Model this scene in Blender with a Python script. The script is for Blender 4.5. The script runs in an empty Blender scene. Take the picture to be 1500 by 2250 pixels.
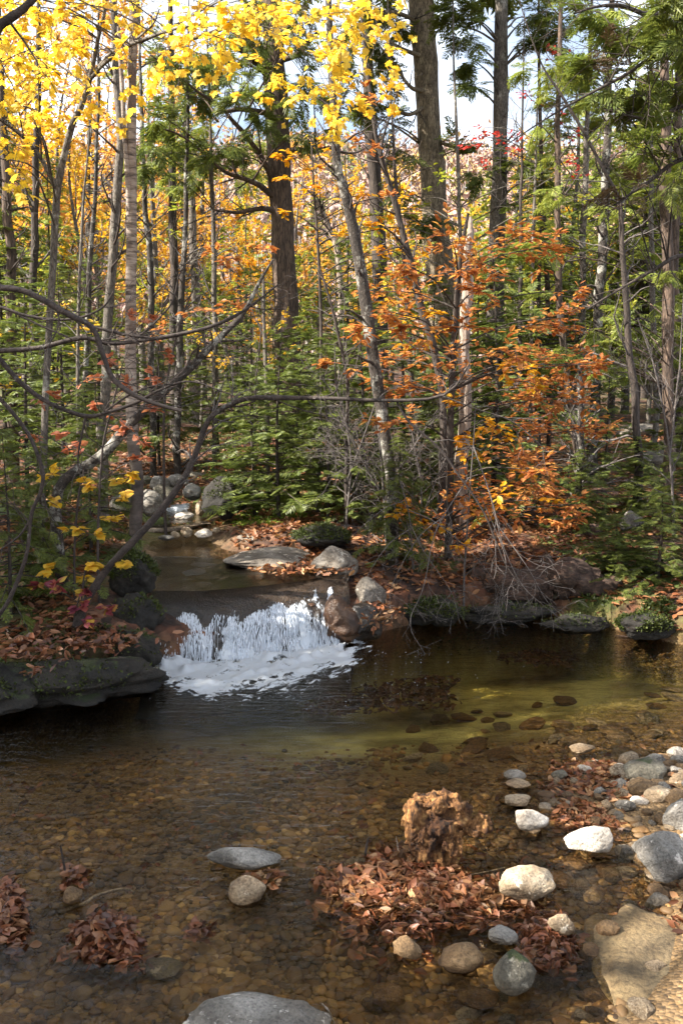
import bpy, bmesh, math, random
import numpy as np
from mathutils import Vector

# ------------------------------------------------------------------ camera, world, sun, exposure
sc = bpy.context.scene
COL = sc.collection
FPX = 1125 / math.tan(math.radians(30)); PITCH = math.radians(8); CAMZ = 2.0
cam_data = bpy.data.cameras.new('camera'); cam = bpy.data.objects.new('camera', cam_data); COL.objects.link(cam)
cam.location = (0, 0, CAMZ); cam.rotation_euler = (math.radians(82), 0, 0)
cam_data.sensor_fit = 'VERTICAL'; cam_data.angle = math.radians(60)
cam_data.clip_start = 0.05; cam_data.clip_end = 2000
sc.camera = cam

SUN = Vector((-0.72, -0.20, 0.62)).normalized()
SUNN = np.array(SUN)
world = bpy.data.worlds.new('World'); sc.world = world; world.use_nodes = True
wn, wl = world.node_tree.nodes, world.node_tree.links
bg = wn['Background']; bg.inputs['Strength'].default_value = 0.085
sky = wn.new('ShaderNodeTexSky'); sky.sky_type = 'NISHITA'; sky.sun_disc = False
sky.sun_elevation = math.asin(SUN.z); sky.sun_rotation = math.atan2(SUN.x, SUN.y)
sky.air_density = 1.0; sky.dust_density = 2.5; sky.ozone_density = 1.0
tcw = wn.new('ShaderNodeTexCoord'); nzw = wn.new('ShaderNodeTexNoise')
nzw.inputs['Scale'].default_value = 3.0; nzw.inputs['Detail'].default_value = 6
rpw = wn.new('ShaderNodeValToRGB'); rpw.color_ramp.elements[0].position = 0.36; rpw.color_ramp.elements[1].position = 0.6
mxw = wn.new('ShaderNodeMix'); mxw.data_type = 'RGBA'
mxw.inputs[7].default_value = (6.6, 7., 7.6, 1)         # thin bright cloud
wl.new(tcw.outputs['Generated'], nzw.inputs['Vector']); wl.new(nzw.outputs['Fac'], rpw.inputs['Fac'])
wl.new(rpw.outputs['Color'], mxw.inputs[0]); wl.new(sky.outputs['Color'], mxw.inputs[6])
wl.new(mxw.outputs[2], bg.inputs['Color'])

sun_data = bpy.data.lights.new('sun', 'SUN'); sun_data.energy = 5.0; sun_data.angle = math.radians(0.5)
sun_data.color = (1.0, 0.93, 0.82)
sun = bpy.data.objects.new('sun', sun_data); COL.objects.link(sun)
sun.rotation_euler = SUN.to_track_quat('Z', 'Y').to_euler()

sc.view_settings.view_transform = 'Standard'; sc.view_settings.look = 'None'
sc.view_settings.exposure = 1.85; sc.view_settings.gamma = 1.0
sc.render.engine = 'CYCLES'
cy = sc.cycles
cy.use_denoising = True; cy.denoiser = 'OPENIMAGEDENOISE'
cy.max_bounces = 6; cy.diffuse_bounces = 3; cy.glossy_bounces = 3; cy.transmission_bounces = 4
cy.transparent_max_bounces = 16; cy.volume_bounces = 0
cy.sample_clamp_indirect = 4.0; cy.caustics_reflective = False; cy.caustics_refractive = False
cy.use_adaptive_sampling = True; cy.adaptive_threshold = 0.02

# ------------------------------------------------------------------ helpers
def ray(px, py):
    px = np.asarray(px, float); py = np.asarray(py, float)
    u = (px - 750) / FPX; v = -(py - 1125) / FPX
    return np.stack([u, math.cos(PITCH) + v * math.sin(PITCH), -math.sin(PITCH) + v * math.cos(PITCH)], -1)
def PD(px, py, D):
    d = ray(px, py); return d * (np.asarray(D, float) / d[..., 1])[..., None] + np.array([0, 0, CAMZ])
def Pz(px, py, z):
    d = ray(px, py); return d * ((np.asarray(z, float) - CAMZ) / d[..., 2])[..., None] + np.array([0, 0, CAMZ])
def project(p):
    q = p - np.array([0, 0, CAMZ])
    fw = q[..., 1] * math.cos(PITCH) - q[..., 2] * math.sin(PITCH)
    up = q[..., 1] * math.sin(PITCH) + q[..., 2] * math.cos(PITCH)
    fw = np.where(np.abs(fw) < 1e-3, 1e-3, fw)
    return 750 + FPX * q[..., 0] / fw, 1125 - FPX * up / fw, fw

def _h(i, j, k, seed):
    n = (i * 374761393 + j * 668265263 + k * 1442695041 + seed * 144665) & 0xffffffff
    n = ((n ^ (n >> 13)) * 1274126177) & 0xffffffff
    return ((n ^ (n >> 16)) & 0xffff) / 32767.5 - 1
def vn(p, seed=0):
    p = np.asarray(p, float); i = np.floor(p).astype(np.int64); f = p - i; f = f * f * (3 - 2 * f); r = 0
    for a in (0, 1):
        for b in (0, 1):
            for c in (0, 1):
                w = (f[..., 0] if a else 1 - f[..., 0]) * (f[..., 1] if b else 1 - f[..., 1]) * (f[..., 2] if c else 1 - f[..., 2])
                r = r + w * _h(i[..., 0] + a, i[..., 1] + b, i[..., 2] + c, seed)
    return r
def fbm(p, o=4, seed=0):
    p = np.asarray(p, float); r = 0; a = 0.5
    for k in range(o): r = r + a * vn(p * 2 ** k + 7.3 * k, seed + k); a *= 0.5
    return r
def sstep(a, b, x):
    t = np.clip((x - a) / (b - a), 0, 1); return t * t * (3 - 2 * t)
def nrm(v):
    return v / np.maximum(np.linalg.norm(v, axis=-1, keepdims=True), 1e-9)

class MB:
    """collects vertices and polygons; build() links them as one mesh object"""
    def __init__(s): s.v = []; s.l = []; s.n = []; s.m = []; s.c = []; s.off = 0
    def add(s, verts, faces, mat=0, col=None):
        verts = np.asarray(verts, np.float32).reshape(-1, 3)
        if isinstance(faces, np.ndarray):
            s.l.append(faces.ravel() + s.off); s.n.append(np.full(len(faces), faces.shape[1])); nf = len(faces)
        else:
            s.l.append(np.concatenate([np.asarray(f) for f in faces]) + s.off); s.n.append(np.array([len(f) for f in faces])); nf = len(faces)
        s.m.append(np.full(nf, mat)); s.v.append(verts); s.off += len(verts)
        s.c.append(np.tile(np.array(col if col is not None else (1, 1, 1), np.float32), (len(verts), 1)) if col is None or np.ndim(col) == 1 else np.asarray(col, np.float32))
    def mesh(s, name, origin=(0, 0, 0), smooth=True, color=False):
        me = bpy.data.meshes.new(name)
        if not s.v: return me
        v = np.concatenate(s.v) - np.asarray(origin, np.float32); l = np.concatenate(s.l).astype(np.int32); n = np.concatenate(s.n)
        me.vertices.add(len(v)); me.vertices.foreach_set('co', v.ravel())
        me.loops.add(len(l)); me.loops.foreach_set('vertex_index', l)
        me.polygons.add(len(n)); st = np.zeros(len(n), np.int32); st[1:] = np.cumsum(n)[:-1]
        me.polygons.foreach_set('loop_start', st)
        me.polygons.foreach_set('material_index', np.concatenate(s.m).astype(np.int32))
        me.polygons.foreach_set('use_smooth', np.full(len(n), smooth))
        if color:
            a = me.attributes.new('col', 'FLOAT_COLOR', 'POINT')
            a.data.foreach_set('color', np.concatenate([np.concatenate(s.c), np.ones((len(v), 1), np.float32)], 1).ravel())
        me.update(calc_edges=True)
        return me
    def build(s, name, mats, parent=None, origin=(0, 0, 0), smooth=True, color=False):
        me = s.mesh(name, origin, smooth, color)
        for m in (mats if isinstance(mats, (list, tuple)) else [mats]): me.materials.append(m)
        o = bpy.data.objects.new(name, me); COL.objects.link(o)
        if parent is not None: o.parent = parent
        else: o.location = origin
        return o
def tag(o, label=None, cat=None, group=None, kind=None):
    if label: o['label'] = label
    if cat: o['category'] = cat
    if group: o['group'] = group
    if kind: o['kind'] = kind
    return o
def thing(name, label, cat, loc=(0, 0, 0), group=None):
    o = bpy.data.objects.new(name, None); COL.objects.link(o); o.location = loc; o.empty_display_size = 0.1
    return tag(o, label, cat, group)
def dup(root, loc, rotz=0, scale=1, label=None, group=None, tilt=0):
    r = root.copy(); COL.objects.link(r); r.location = loc; r.rotation_euler = (tilt, tilt * .6, rotz); r.scale = (scale,) * 3 if np.isscalar(scale) else scale
    if label: r['label'] = label
    if group: r['group'] = group
    for ch in list(root.children):
        c = ch.copy(); COL.objects.link(c); c.parent = r
    return r

def catmull(P, n):
    P = np.asarray(P, float)
    if len(P) == 2: t = np.linspace(0, 1, n)[:, None]; return P[0] * (1 - t) + P[1] * t
    Q = np.vstack([2 * P[0] - P[1], P, 2 * P[-1] - P[-2]])
    s = np.linspace(0, len(P) - 1, n); i = np.minimum(s.astype(int), len(P) - 2); t = (s - i)[:, None]
    a, b, c, d = Q[i], Q[i + 1], Q[i + 2], Q[i + 3]
    return .5 * (2 * b + (c - a) * t + (2 * a - 5 * b + 4 * c - d) * t ** 2 + (3 * b - a - 3 * c + d) * t ** 3)
def tubes(mb, P, Rr, segs=5, mat=0, rough=0, seed=0):
    """batch of tubes: P (N,K,3), Rr (N,K)"""
    P = np.asarray(P, float); Rr = np.asarray(Rr, float)
    if P.ndim == 2: P = P[None]; Rr = Rr[None]
    N, K, _ = P.shape
    T = nrm(np.gradient(P, axis=1)); m = nrm(T.mean(1))
    ref = np.where(np.abs(m[:, 2:3]) > .75, np.array([[1., 0, 0]]), np.array([[0, 0, 1.]]))
    n1 = nrm(np.cross(T, ref[:, None, :])); n2 = np.cross(T, n1)
    a = np.linspace(0, 2 * np.pi, segs, endpoint=False)
    RR = Rr[:, :, None] * np.ones(segs)
    if rough:
        q = np.stack([np.broadcast_to(np.cos(a) * 2.2, RR.shape), np.broadcast_to(np.sin(a) * 2.2, RR.shape), np.broadcast_to((np.arange(K) * .35)[None, :, None], RR.shape)], -1)
        RR = RR * (1 + rough * fbm(q, 3, seed) * 2)
    V = P[:, :, None, :] + RR[..., None] * (np.cos(a)[:, None] * n1[:, :, None, :] + np.sin(a)[:, None] * n2[:, :, None, :])
    V = V.reshape(N, -1, 3)
    k = np.arange(K - 1)[:, None] * segs; j = np.arange(segs)[None]; j2 = (j + 1) % segs
    q = np.stack([k + j, k + j2, k + segs + j2, k + segs + j], -1).reshape(-1, 4)
    F = (q[None] + (np.arange(N) * K * segs)[:, None, None]).reshape(-1, 4)
    mb.add(V.reshape(-1, 3), F, mat)
    if segs > 6:   # caps for big trunks
        mb.add(V[:, -segs:].reshape(-1, 3), np.arange(N * segs).reshape(N, segs), mat)
def grow(rng, P, Rr, M, t0, t1, L, ang, grav=0., wig=.18, K=6, flat=0., rs=.45, rmax=1):
    N, K0, _ = P.shape
    ln = np.linalg.norm(P[:, -1] - P[:, 0], axis=1) + 1e-6
    idx = rng.choice(N, M, p=ln / ln.sum()); t = rng.uniform(t0, t1, M)
    s = t * (K0 - 1); i = np.minimum(s.astype(int), K0 - 2); fr = (s - i)[:, None]
    st = P[idx, i] * (1 - fr) + P[idx, i + 1] * fr; tan = nrm(P[idx, i + 1] - P[idx, i]); r0 = Rr[idx, i] * (1 - fr[:, 0]) + Rr[idx, i + 1] * fr[:, 0]
    v = rng.normal(size=(M, 3)); v[:, 2] *= 1 - flat; v = nrm(v - (v * tan).sum(1, keepdims=True) * tan)
    an = ang * rng.uniform(.7, 1.3, M)[:, None]; d = np.cos(an) * tan + np.sin(an) * v
    le = L * rng.uniform(.5, 1.25, M) * (1 - .55 * (t - t0) / max(t1 - t0, 1e-3)); out = [st]
    for k in range(K - 1):
        d = nrm(d + wig * rng.normal(size=(M, 3)) + np.array([0, 0, grav])); out.append(out[-1] + d * (le / (K - 1))[:, None])
    C = np.stack(out, 1); r0 = np.minimum(r0 * rs, rmax)
    return C, r0[:, None] * np.linspace(1, .22, K)[None]

# leaf shapes: x along the leaf (0..1), y across, z up
def tmpl(out, mid=None):
    return np.array(out, float)
BEECH = (np.array([[0, 0, 0], [.28, .2, .05], [.58, .25, .06], [.84, .12, .02], [1, 0, -.06], [.84, -.12, .02], [.58, -.25, .06], [.28, -.2, .05]]),
         [(0, 4, 3, 2, 1), (0, 7, 6, 5, 4)])
CURL = (np.array([[0, 0, 0], [.28, .17, .14], [.58, .2, .2], [.84, .1, .2], [.96, 0, .14], [.84, -.12, .26], [.58, -.2, .12], [.28, -.18, .07]]),
        [(0, 4, 3, 2, 1), (0, 7, 6, 5, 4)])
_ml = [(0, 0, 0), (.1, .2, -.02), (.02, .42, -.06), (.22, .36, -.02), (.38, .6, -.12), (.5, .42, -.05), (.62, .46, -.08), (.6, .2, 0), (.78, .22, -.05), (1, 0, -.14)]
MAPLE = (np.array(_ml + [(x, -y, z) for x, y, z in _ml[-2:0:-1]] + [(.35, 0, .04)]),
         [(18, i, (i + 1) % 18) for i in range(18)])
_hl = [(0, 0, 0), (-.05, .25, 0), (.15, .44, -.03), (.45, .42, -.05), (.75, .22, -.05), (1, 0, -.1)]
HEART = (np.array(_hl + [(x, -y, z) for x, y, z in _hl[-2:0:-1]] + [(.35, 0, .05)]), [(10, i, (i + 1) % 10) for i in range(10)])
RHOMB = (np.array([[0, 0, 0], [.5, .28, .06], [1, 0, 0], [.5, -.28, .06]]), [(0, 1, 2, 3)])
def frond_template(n=9, seed=0, wid=.055, droop=.12):
    rng = np.random.default_rng(seed); V = []; F = []
    def rh(a, d, L, w, z):
        s = np.array([-d[1], d[0]]); b = len(V)
        V.extend([(a[0], a[1], z), (a[0] + d[0] * L * .45 + s[0] * w, a[1] + d[1] * L * .45 + s[1] * w, z + .01), (a[0] + d[0] * L, a[1] + d[1] * L, z - .03 - droop * L * .6), (a[0] + d[0] * L * .45 - s[0] * w, a[1] + d[1] * L * .45 - s[1] * w, z + .01)])
        F.append((b, b + 1, b + 2, b + 3))
    for i in range(n):
        t = (i + .6) / n; L = (.42 * (1 - t) ** .75 + .1) * rng.uniform(.75, 1.2)
        for sg in (1, -1):
            an = math.radians(rng.uniform(42, 62)); rh((t * .88, 0), (math.cos(an), sg * math.sin(an)), L, wid * rng.uniform(.8, 1.2), -droop * t * t + rng.normal() * .012)
    rh((.0, 0), (1, 0), .5, wid * .6, 0); rh((.45, 0), (1, 0), .55, wid * .8, -droop * .3)
    return np.array(V), F
FRONDS = [frond_template(13, s, .03) for s in range(3)]
FIR = [frond_template(11, s + 10, .036, .02) for s in range(3)]
COARSE = [frond_template(7, s + 20, .06, .1) for s in range(2)]

def scatter(mb, T, pos, ax, up, size, mat=0):
    """a copy of leaf template T at every pos"""
    if len(pos) == 0: return
    TV, TF = T; x = nrm(ax); z = nrm(up - (up * x).sum(1, keepdims=True) * x); y = np.cross(z, x)
    V = pos[:, None] + np.asarray(size).reshape(-1, 1, 1) * (TV[None, :, 0:1] * x[:, None] + TV[None, :, 1:2] * y[:, None] + TV[None, :, 2:3] * z[:, None])
    K = len(TV); M = len(pos); sizes = [len(f) for f in TF]; offs = (np.arange(M) * K)
    if len(set(sizes)) == 1:
        F = (np.array(TF)[None] + offs[:, None, None]).reshape(-1, sizes[0]); mb.add(V.reshape(-1, 3), F, mat)
    else:
        mb.add(V.reshape(-1, 3), [np.array(f) + o for o in offs for f in TF], mat)
def leafy(rng, mb, P, n, size, T, t0=.25, tilt=.35, spread=1.1, mat=0):
    """n leaves on each twig path P (N,K,3), held flat like beech or maple leaves"""
    N, K, _ = P.shape; idx = np.repeat(np.arange(N), n); t = rng.uniform(t0, 1, N * n); s = t * (K - 1); i = np.minimum(s.astype(int), K - 2); fr = (s - i)[:, None]
    p = P[idx, i] * (1 - fr) + P[idx, i + 1] * fr; tan = nrm(P[idx, i + 1] - P[idx, i])
    side = nrm(np.cross(tan, np.array([0, 0, 1.])) + 1e-6) * rng.choice([-1, 1], N * n)[:, None]
    ax = nrm(tan * rng.uniform(.2, 1, N * n)[:, None] + side * spread * rng.uniform(.4, 1, N * n)[:, None] + rng.normal(size=(N * n, 3)) * .12 - np.array([0, 0, .08]))
    up = np.array([0, 0, 1.]) + rng.normal(size=(N * n, 3)) * tilt
    Ts = T if isinstance(T, list) else [T]
    w = rng.integers(len(Ts), size=N * n); sz = size * rng.uniform(.65, 1.2, N * n)
    for k, tt in enumerate(Ts):
        m = w == k; scatter(mb, tt, p[m], ax[m], up[m], sz[m], mat)

# ------------------------------------------------------------------ materials
def new_mat(name):
    m = bpy.data.materials.new(name); m.use_nodes = True; nt = m.node_tree
    return m, nt.nodes, nt.links, nt.nodes['Principled BSDF'], nt.nodes['Material Output']
def ramp(nd, cols, pos=None, interp='LINEAR'):
    r = nd.new('ShaderNodeValToRGB'); cr = r.color_ramp; cr.interpolation = interp
    n = len(cols); pos = pos or [i / max(n - 1, 1) for i in range(n)]
    while len(cr.elements) < n: cr.elements.new(.5)
    for e, p, c in zip(cr.elements, pos, cols): e.position = p; e.color = (*c, 1)
    return r
def noise(nd, ln, scale, detail=5, vec=None, rough=.6, dist=0):
    n = nd.new('ShaderNodeTexNoise'); n.inputs['Scale'].default_value = scale; n.inputs['Detail'].default_value = detail
    n.inputs['Roughness'].default_value = rough; n.inputs['Distortion'].default_value = dist
    if vec is not None: ln.new(vec, n.inputs['Vector'])
    return n
def mapping(nd, ln, vec, scale):
    m = nd.new('ShaderNodeMapping'); m.inputs['Scale'].default_value = scale; ln.new(vec, m.inputs['Vector']); return m.outputs['Vector']
def mix(nd, ln, fac, a, b, blend='MIX'):
    m = nd.new('ShaderNodeMix'); m.data_type = 'RGBA'; m.blend_type = blend
    for s, v in ((0, fac), (6, a), (7, b)):
        if isinstance(v, (int, float)): m.inputs[s].default_value = v
        elif isinstance(v, tuple): m.inputs[s].default_value = (*v, 1)
        else: ln.new(v, m.inputs[s])
    return m.outputs[2]
def bump(nd, ln, h, strength=.5, dist=.02, normal=None):
    b = nd.new('ShaderNodeBump'); b.inputs['Strength'].default_value = strength; b.inputs['Distance'].default_value = dist
    ln.new(h, b.inputs['Height'])
    if normal is not None: ln.new(normal, b.inputs['Normal'])
    return b.outputs['Normal']
def leaf_mat(name, cols, trans=.45, rough=.55, tboost=1.3, wet=False):
    m, nd, ln, bs, out = new_mat(name)
    g = nd.new('ShaderNodeNewGeometry'); r = ramp(nd, cols); ln.new(g.outputs['Random Per Island'], r.inputs['Fac'])
    tc = nd.new('ShaderNodeTexCoord'); n = noise(nd, ln, 3.0, 3, tc.outputs['Object'])
    c = mix(nd, ln, .5, r.outputs['Color'], n.outputs['Color'], 'OVERLAY')
    hs = nd.new('ShaderNodeHueSaturation'); hs.inputs['Saturation'].default_value = 1.0
    rv = nd.new('ShaderNodeMapRange'); rv.inputs['To Min'].default_value = .65; rv.inputs['To Max'].default_value = 1.25
    n2 = noise(nd, ln, .9, 2, tc.outputs['Object']); ln.new(n2.outputs['Fac'], rv.inputs['Value']); ln.new(rv.outputs['Result'], hs.inputs['Value'])
    c = mix(nd, ln, .22, r.outputs['Color'], c); ln.new(c, hs.inputs['Color']); c = hs.outputs['Color']
    ln.new(c, bs.inputs['Base Color']); bs.inputs['Roughness'].default_value = .4 if wet else rough
    bs.inputs['Specular IOR Level'].default_value = .4
    if trans > 0:
        t = nd.new('ShaderNodeBsdfTranslucent'); mul = mix(nd, ln, 1.0, c, (tboost, tboost, tboost * .8), 'MULTIPLY'); ln.new(mul, t.inputs['Color'])
        ms = nd.new('ShaderNodeMixShader'); ms.inputs[0].default_value = trans
        ln.new(bs.outputs[0], ms.inputs[1]); ln.new(t.outputs[0], ms.inputs[2]); ln.new(ms.outputs[0], out.inputs['Surface'])
    return m
def bark_mat(name, dark, light, scale=9, stretch=(1, 1, .18), lichen=None, lich_amt=.55, bstr=.7):
    m, nd, ln, bs, out = new_mat(name); tc = nd.new('ShaderNodeTexCoord')
    v = mapping(nd, ln, tc.outputs['Object'], stretch); n = noise(nd, ln, scale, 7, v, .72, .6); nf = noise(nd, ln, scale * 5, 5, v, .75)
    n0 = noise(nd, ln, scale * .25, 4, tc.outputs['Object'])
    vo = nd.new('ShaderNodeTexVoronoi'); vo.feature = 'DISTANCE_TO_EDGE'; vo.inputs['Scale'].default_value = scale * 2.6; nw = noise(nd, ln, scale * 3, 3, v); ln.new(mix(nd, ln, .06, v, nw.outputs['Color'], 'ADD'), vo.inputs['Vector'])
    cr = ramp(nd, [(.3, .28, .26), (1, 1, 1)], [.0, .13]); ln.new(vo.outputs['Distance'], cr.inputs['Fac'])
    hh = mix(nd, ln, .45, n.outputs['Fac'], nf.outputs['Fac']); r = ramp(nd, [dark, tuple((a + b) / 2 for a, b in zip(dark, light)), tuple(x * 1.25 for x in light)], [.36, .5, .64]); ln.new(hh, r.inputs['Fac']); c = mix(nd, ln, .85, r.outputs['Color'], cr.outputs['Color'], 'MULTIPLY')
    if lichen:
        n2 = noise(nd, ln, 5.5, 6, tc.outputs['Object'], .75); r2 = ramp(nd, [(0, 0, 0), (1, 1, 1)], [lich_amt, lich_amt + .08]); ln.new(n2.outputs['Fac'], r2.inputs['Fac'])
        c = mix(nd, ln, mix(nd, ln, 1., r2.outputs['Color'], nf.outputs['Fac'], 'MULTIPLY'), c, tuple(x * 1.3 for x in lichen))
    c = mix(nd, ln, .3, c, n0.outputs['Fac'], 'OVERLAY')
    ln.new(c, bs.inputs['Base Color']); bs.inputs['Roughness'].default_value = .9
    ln.new(bump(nd, ln, mix(nd, ln, .4, hh, vo.outputs['Distance']), bstr, .03), bs.inputs['Normal'])
    return m
def rock_mat(name, cols, scale=4, moss=0., wet=False, lichen=True, mosscol=(.055, .075, .012)):
    m, nd, ln, bs, out = new_mat(name); tc = nd.new('ShaderNodeTexCoord'); oi = nd.new('ShaderNodeObjectInfo')
    ad = nd.new('ShaderNodeVectorMath'); ad.operation = 'ADD'; ln.new(tc.outputs['Object'], ad.inputs[0])
    sm = nd.new('ShaderNodeVectorMath'); sm.operation = 'SCALE'; ln.new(oi.outputs['Location'], sm.inputs[0]); sm.inputs['Scale'].default_value = 3.7; ln.new(sm.outputs[0], ad.inputs[1])
    n = noise(nd, ln, scale, 8, ad.outputs[0], .68); n2 = noise(nd, ln, scale * 14, 3, ad.outputs[0], .7)
    r = ramp(nd, cols, [.3 + .4 * i / (len(cols) - 1) for i in range(len(cols))]); ln.new(n.outputs['Fac'], r.inputs['Fac'])
    rs = ramp(nd, [(.38, .36, .34), (1, 1, 1), (1.35, 1.32, 1.28)], [.32, .5, .68]); ln.new(n2.outputs['Fac'], rs.inputs['Fac']); c = mix(nd, ln, .8, r.outputs['Color'], rs.outputs['Color'], 'MULTIPLY')
    n9 = noise(nd, ln, scale * .45, 4, ad.outputs[0], .6, 1.5); r9 = ramp(nd, [(.5, .47, .44), (1.1, 1.1, 1.1)], [.38, .6]); ln.new(n9.outputs['Fac'], r9.inputs['Fac']); c = mix(nd, ln, 1., c, r9.outputs['Color'], 'MULTIPLY')
    if lichen:
        vo = noise(nd, ln, scale * 2.3, 4, ad.outputs[0], .75); r3 = ramp(nd, [(0, 0, 0), (1, 1, 1)], [.6, .66]); ln.new(vo.outputs['Fac'], r3.inputs['Fac'])
        c = mix(nd, ln, r3.outputs['Color'], c, tuple(min(1, x * 1.5 + .03) for x in cols[-1]))
    if wet: c = mix(nd, ln, .35, c, tuple(x * .6 for x in cols[0]))
    if moss > 0:
        g = nd.new('ShaderNodeNewGeometry'); sx = nd.new('ShaderNodeSeparateXYZ'); ln.new(g.outputs['Normal'], sx.inputs[0])
        nm = noise(nd, ln, scale * .8, 5, ad.outputs[0], .7); a = nd.new('ShaderNodeMath'); a.operation = 'MULTIPLY_ADD'; ln.new(sx.outputs['Z'], a.inputs[0]); a.inputs[1].default_value = .28; ln.new(nm.outputs['Fac'], a.inputs[2])
        r4 = ramp(nd, [(0, 0, 0), (1, 1, 1)], [.82 - moss * .5, .9 - moss * .5]); ln.new(a.outputs[0], r4.inputs['Fac'])
        mc = mix(nd, ln, n2.outputs['Fac'], tuple(x * .5 for x in mosscol), tuple(x * 1.5 for x in mosscol)); c = mix(nd, ln, r4.outputs['Color'], c, mc)
    gp = nd.new('ShaderNodeNewGeometry'); sz = nd.new('ShaderNodeSeparateXYZ'); ln.new(gp.outputs['Position'], sz.inputs[0]); wa = nd.new('ShaderNodeMath'); wa.operation = 'MULTIPLY_ADD'; ln.new(n.outputs['Fac'], wa.inputs[0]); wa.inputs[1].default_value = -.06; ln.new(sz.outputs['Z'], wa.inputs[2])
    mw = nd.new('ShaderNodeMapRange'); mw.inputs['From Min'].default_value = -.015; mw.inputs['From Max'].default_value = .012; ln.new(wa.outputs[0], mw.inputs['Value']); wc = mix(nd, ln, 1., c, (.66, .58, .48), 'MULTIPLY'); c = mix(nd, ln, mw.outputs['Result'], wc, c)   # stained band at the water line
    ln.new(c, bs.inputs['Base Color']); bs.inputs['Roughness'].default_value = .28 if wet else .82
    h = mix(nd, ln, .35, n.outputs['Fac'], n2.outputs['Fac']); ln.new(bump(nd, ln, h, .8, .035), bs.inputs['Normal'])
    return m

M = {}
M['yellow_maple'] = leaf_mat('yellow_maple_leaves', [(.66, .42, .03), (.78, .54, .06), (.7, .47, .04), (.8, .6, .13)], .58, tboost=1.3)
M['orange_beech'] = leaf_mat('orange_beech_leaves', [(.36, .125, .045), (.52, .21, .065), (.44, .155, .05), (.64, .34, .09), (.32, .1, .04), (.62, .3, .07)], .5)
M['gold_beech'] = leaf_mat('golden_beech_leaves', [(.6, .28, .015), (.72, .42, .02), (.55, .2, .02), (.6, .42, .04)], .45)
M['red_maple'] = leaf_mat('red_maple_leaves', [(.5, .035, .03), (.62, .07, .05), (.4, .03, .03)], .45)
M['peach'] = leaf_mat('peach_autumn_leaves', [(.62, .3, .1), (.7, .4, .12), (.75, .45, .06), (.5, .22, .09)], .45)
M['yellow_far'] = leaf_mat('yellow_autumn_leaves', [(.68, .4, .03), (.78, .5, .05), (.55, .42, .05), (.7, .34, .03)], .45)
M['lime'] = leaf_mat('yellow_green_leaves', [(.26, .3, .04), (.4, .4, .05), (.2, .26, .04), (.5, .42, .05)], .45)
M['pink_leaf'] = leaf_mat('rusty_pink_leaves', [(.4, .13, .06), (.5, .2, .1), (.34, .09, .05)], .4)
M['purple_leaf'] = leaf_mat('purple_yellow_leaves', [(.16, .03, .06), (.3, .06, .06), (.55, .38, .04)], .35)
M['hemlock'] = leaf_mat('hemlock_needles', [(.07, .095, .022), (.125, .155, .032), (.18, .205, .042), (.09, .115, .028)], .4, .5)
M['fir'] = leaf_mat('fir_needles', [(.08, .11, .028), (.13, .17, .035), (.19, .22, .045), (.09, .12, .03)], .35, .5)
M['bright_fir'] = leaf_mat('sun_painted_fir_needles', [(.17, .22, .04), (.25, .29, .055), (.33, .35, .07), (.15, .19, .035)], .4, .5)  # lighter copy of the fir needles, with sunlight put into the colour
M['brown_needle'] = leaf_mat('dead_brown_needles', [(.1, .07, .04), (.14, .09, .05)], .1)
M['litter'] = leaf_mat('fallen_beech_leaves', [(.2, .065, .028), (.3, .115, .042), (.08, .028, .012), (.4, .2, .085), (.22, .08, .03), (.055, .02, .01), (.46, .27, .13)], .2, .55)
M['wet_leaf'] = leaf_mat('wet_brown_leaves', [(.16, .05, .022), (.27, .1, .045), (.06, .02, .011), (.33, .16, .08), (.1, .032, .016), (.04, .016, .01)], .12, .3, wet=True)
M['dark_leaf'] = leaf_mat('sunken_dark_leaves', [(.055, .02, .01), (.09, .035, .015), (.035, .014, .008)], 0)
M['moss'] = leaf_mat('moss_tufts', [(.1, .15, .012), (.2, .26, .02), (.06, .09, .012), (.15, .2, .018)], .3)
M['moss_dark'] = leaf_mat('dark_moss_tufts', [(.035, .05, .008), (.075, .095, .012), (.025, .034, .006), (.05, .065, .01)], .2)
M['bark'] = bark_mat('brown_bark', (.02, .013, .01), (.15, .1, .07), 9)
M['bark_grey'] = bark_mat('grey_bark', (.04, .033, .027), (.2, .17, .14), 12, (1, 1, .35), (.32, .31, .27), .56)
M['bark_tan'] = bark_mat('tan_spruce_bark', (.05, .036, .024), (.34, .27, .18), 10, (1, 1, .3), (.26, .25, .16), .62)
M['bark_dark'] = bark_mat('dark_wet_bark', (.018, .013, .01), (.085, .064, .052), 10)
M['bark_speck'] = bark_mat('speckled_lichen_bark', (.016, .012, .01), (.08, .064, .052), 16, (1, 1, .5), (.42, .41, .36), .52)
M['branch'] = bark_mat('branch_bark', (.018, .012, .01), (.075, .056, .047), 14, (1, 1, 1), (.3, .31, .28), .6, .3)
M['twig'] = bark_mat('twig_bark', (.028, .02, .017), (.09, .068, .058), 20, (1, 1, 1), None, .5, .1)
M['twig_grey'] = bark_mat('grey_dead_twigs', (.06, .05, .046), (.16, .138, .128), 20, (1, 1, 1), None, .5, .1)
M['deadwood'] = bark_mat('bare_dead_wood', (.2, .15, .12), (.46, .37, .3), 10, (1, 1, .1))
M['log'] = bark_mat('rotten_log_bark', (.006, .004, .003), (.1, .055, .035), 12, (.2, 1, 1), (.075, .08, .03), .62)
M['bleached'] = bark_mat('bleached_stick', (.25, .19, .14), (.55, .45, .36), 14, (1, 1, 1), None, .5, .3)
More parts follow.
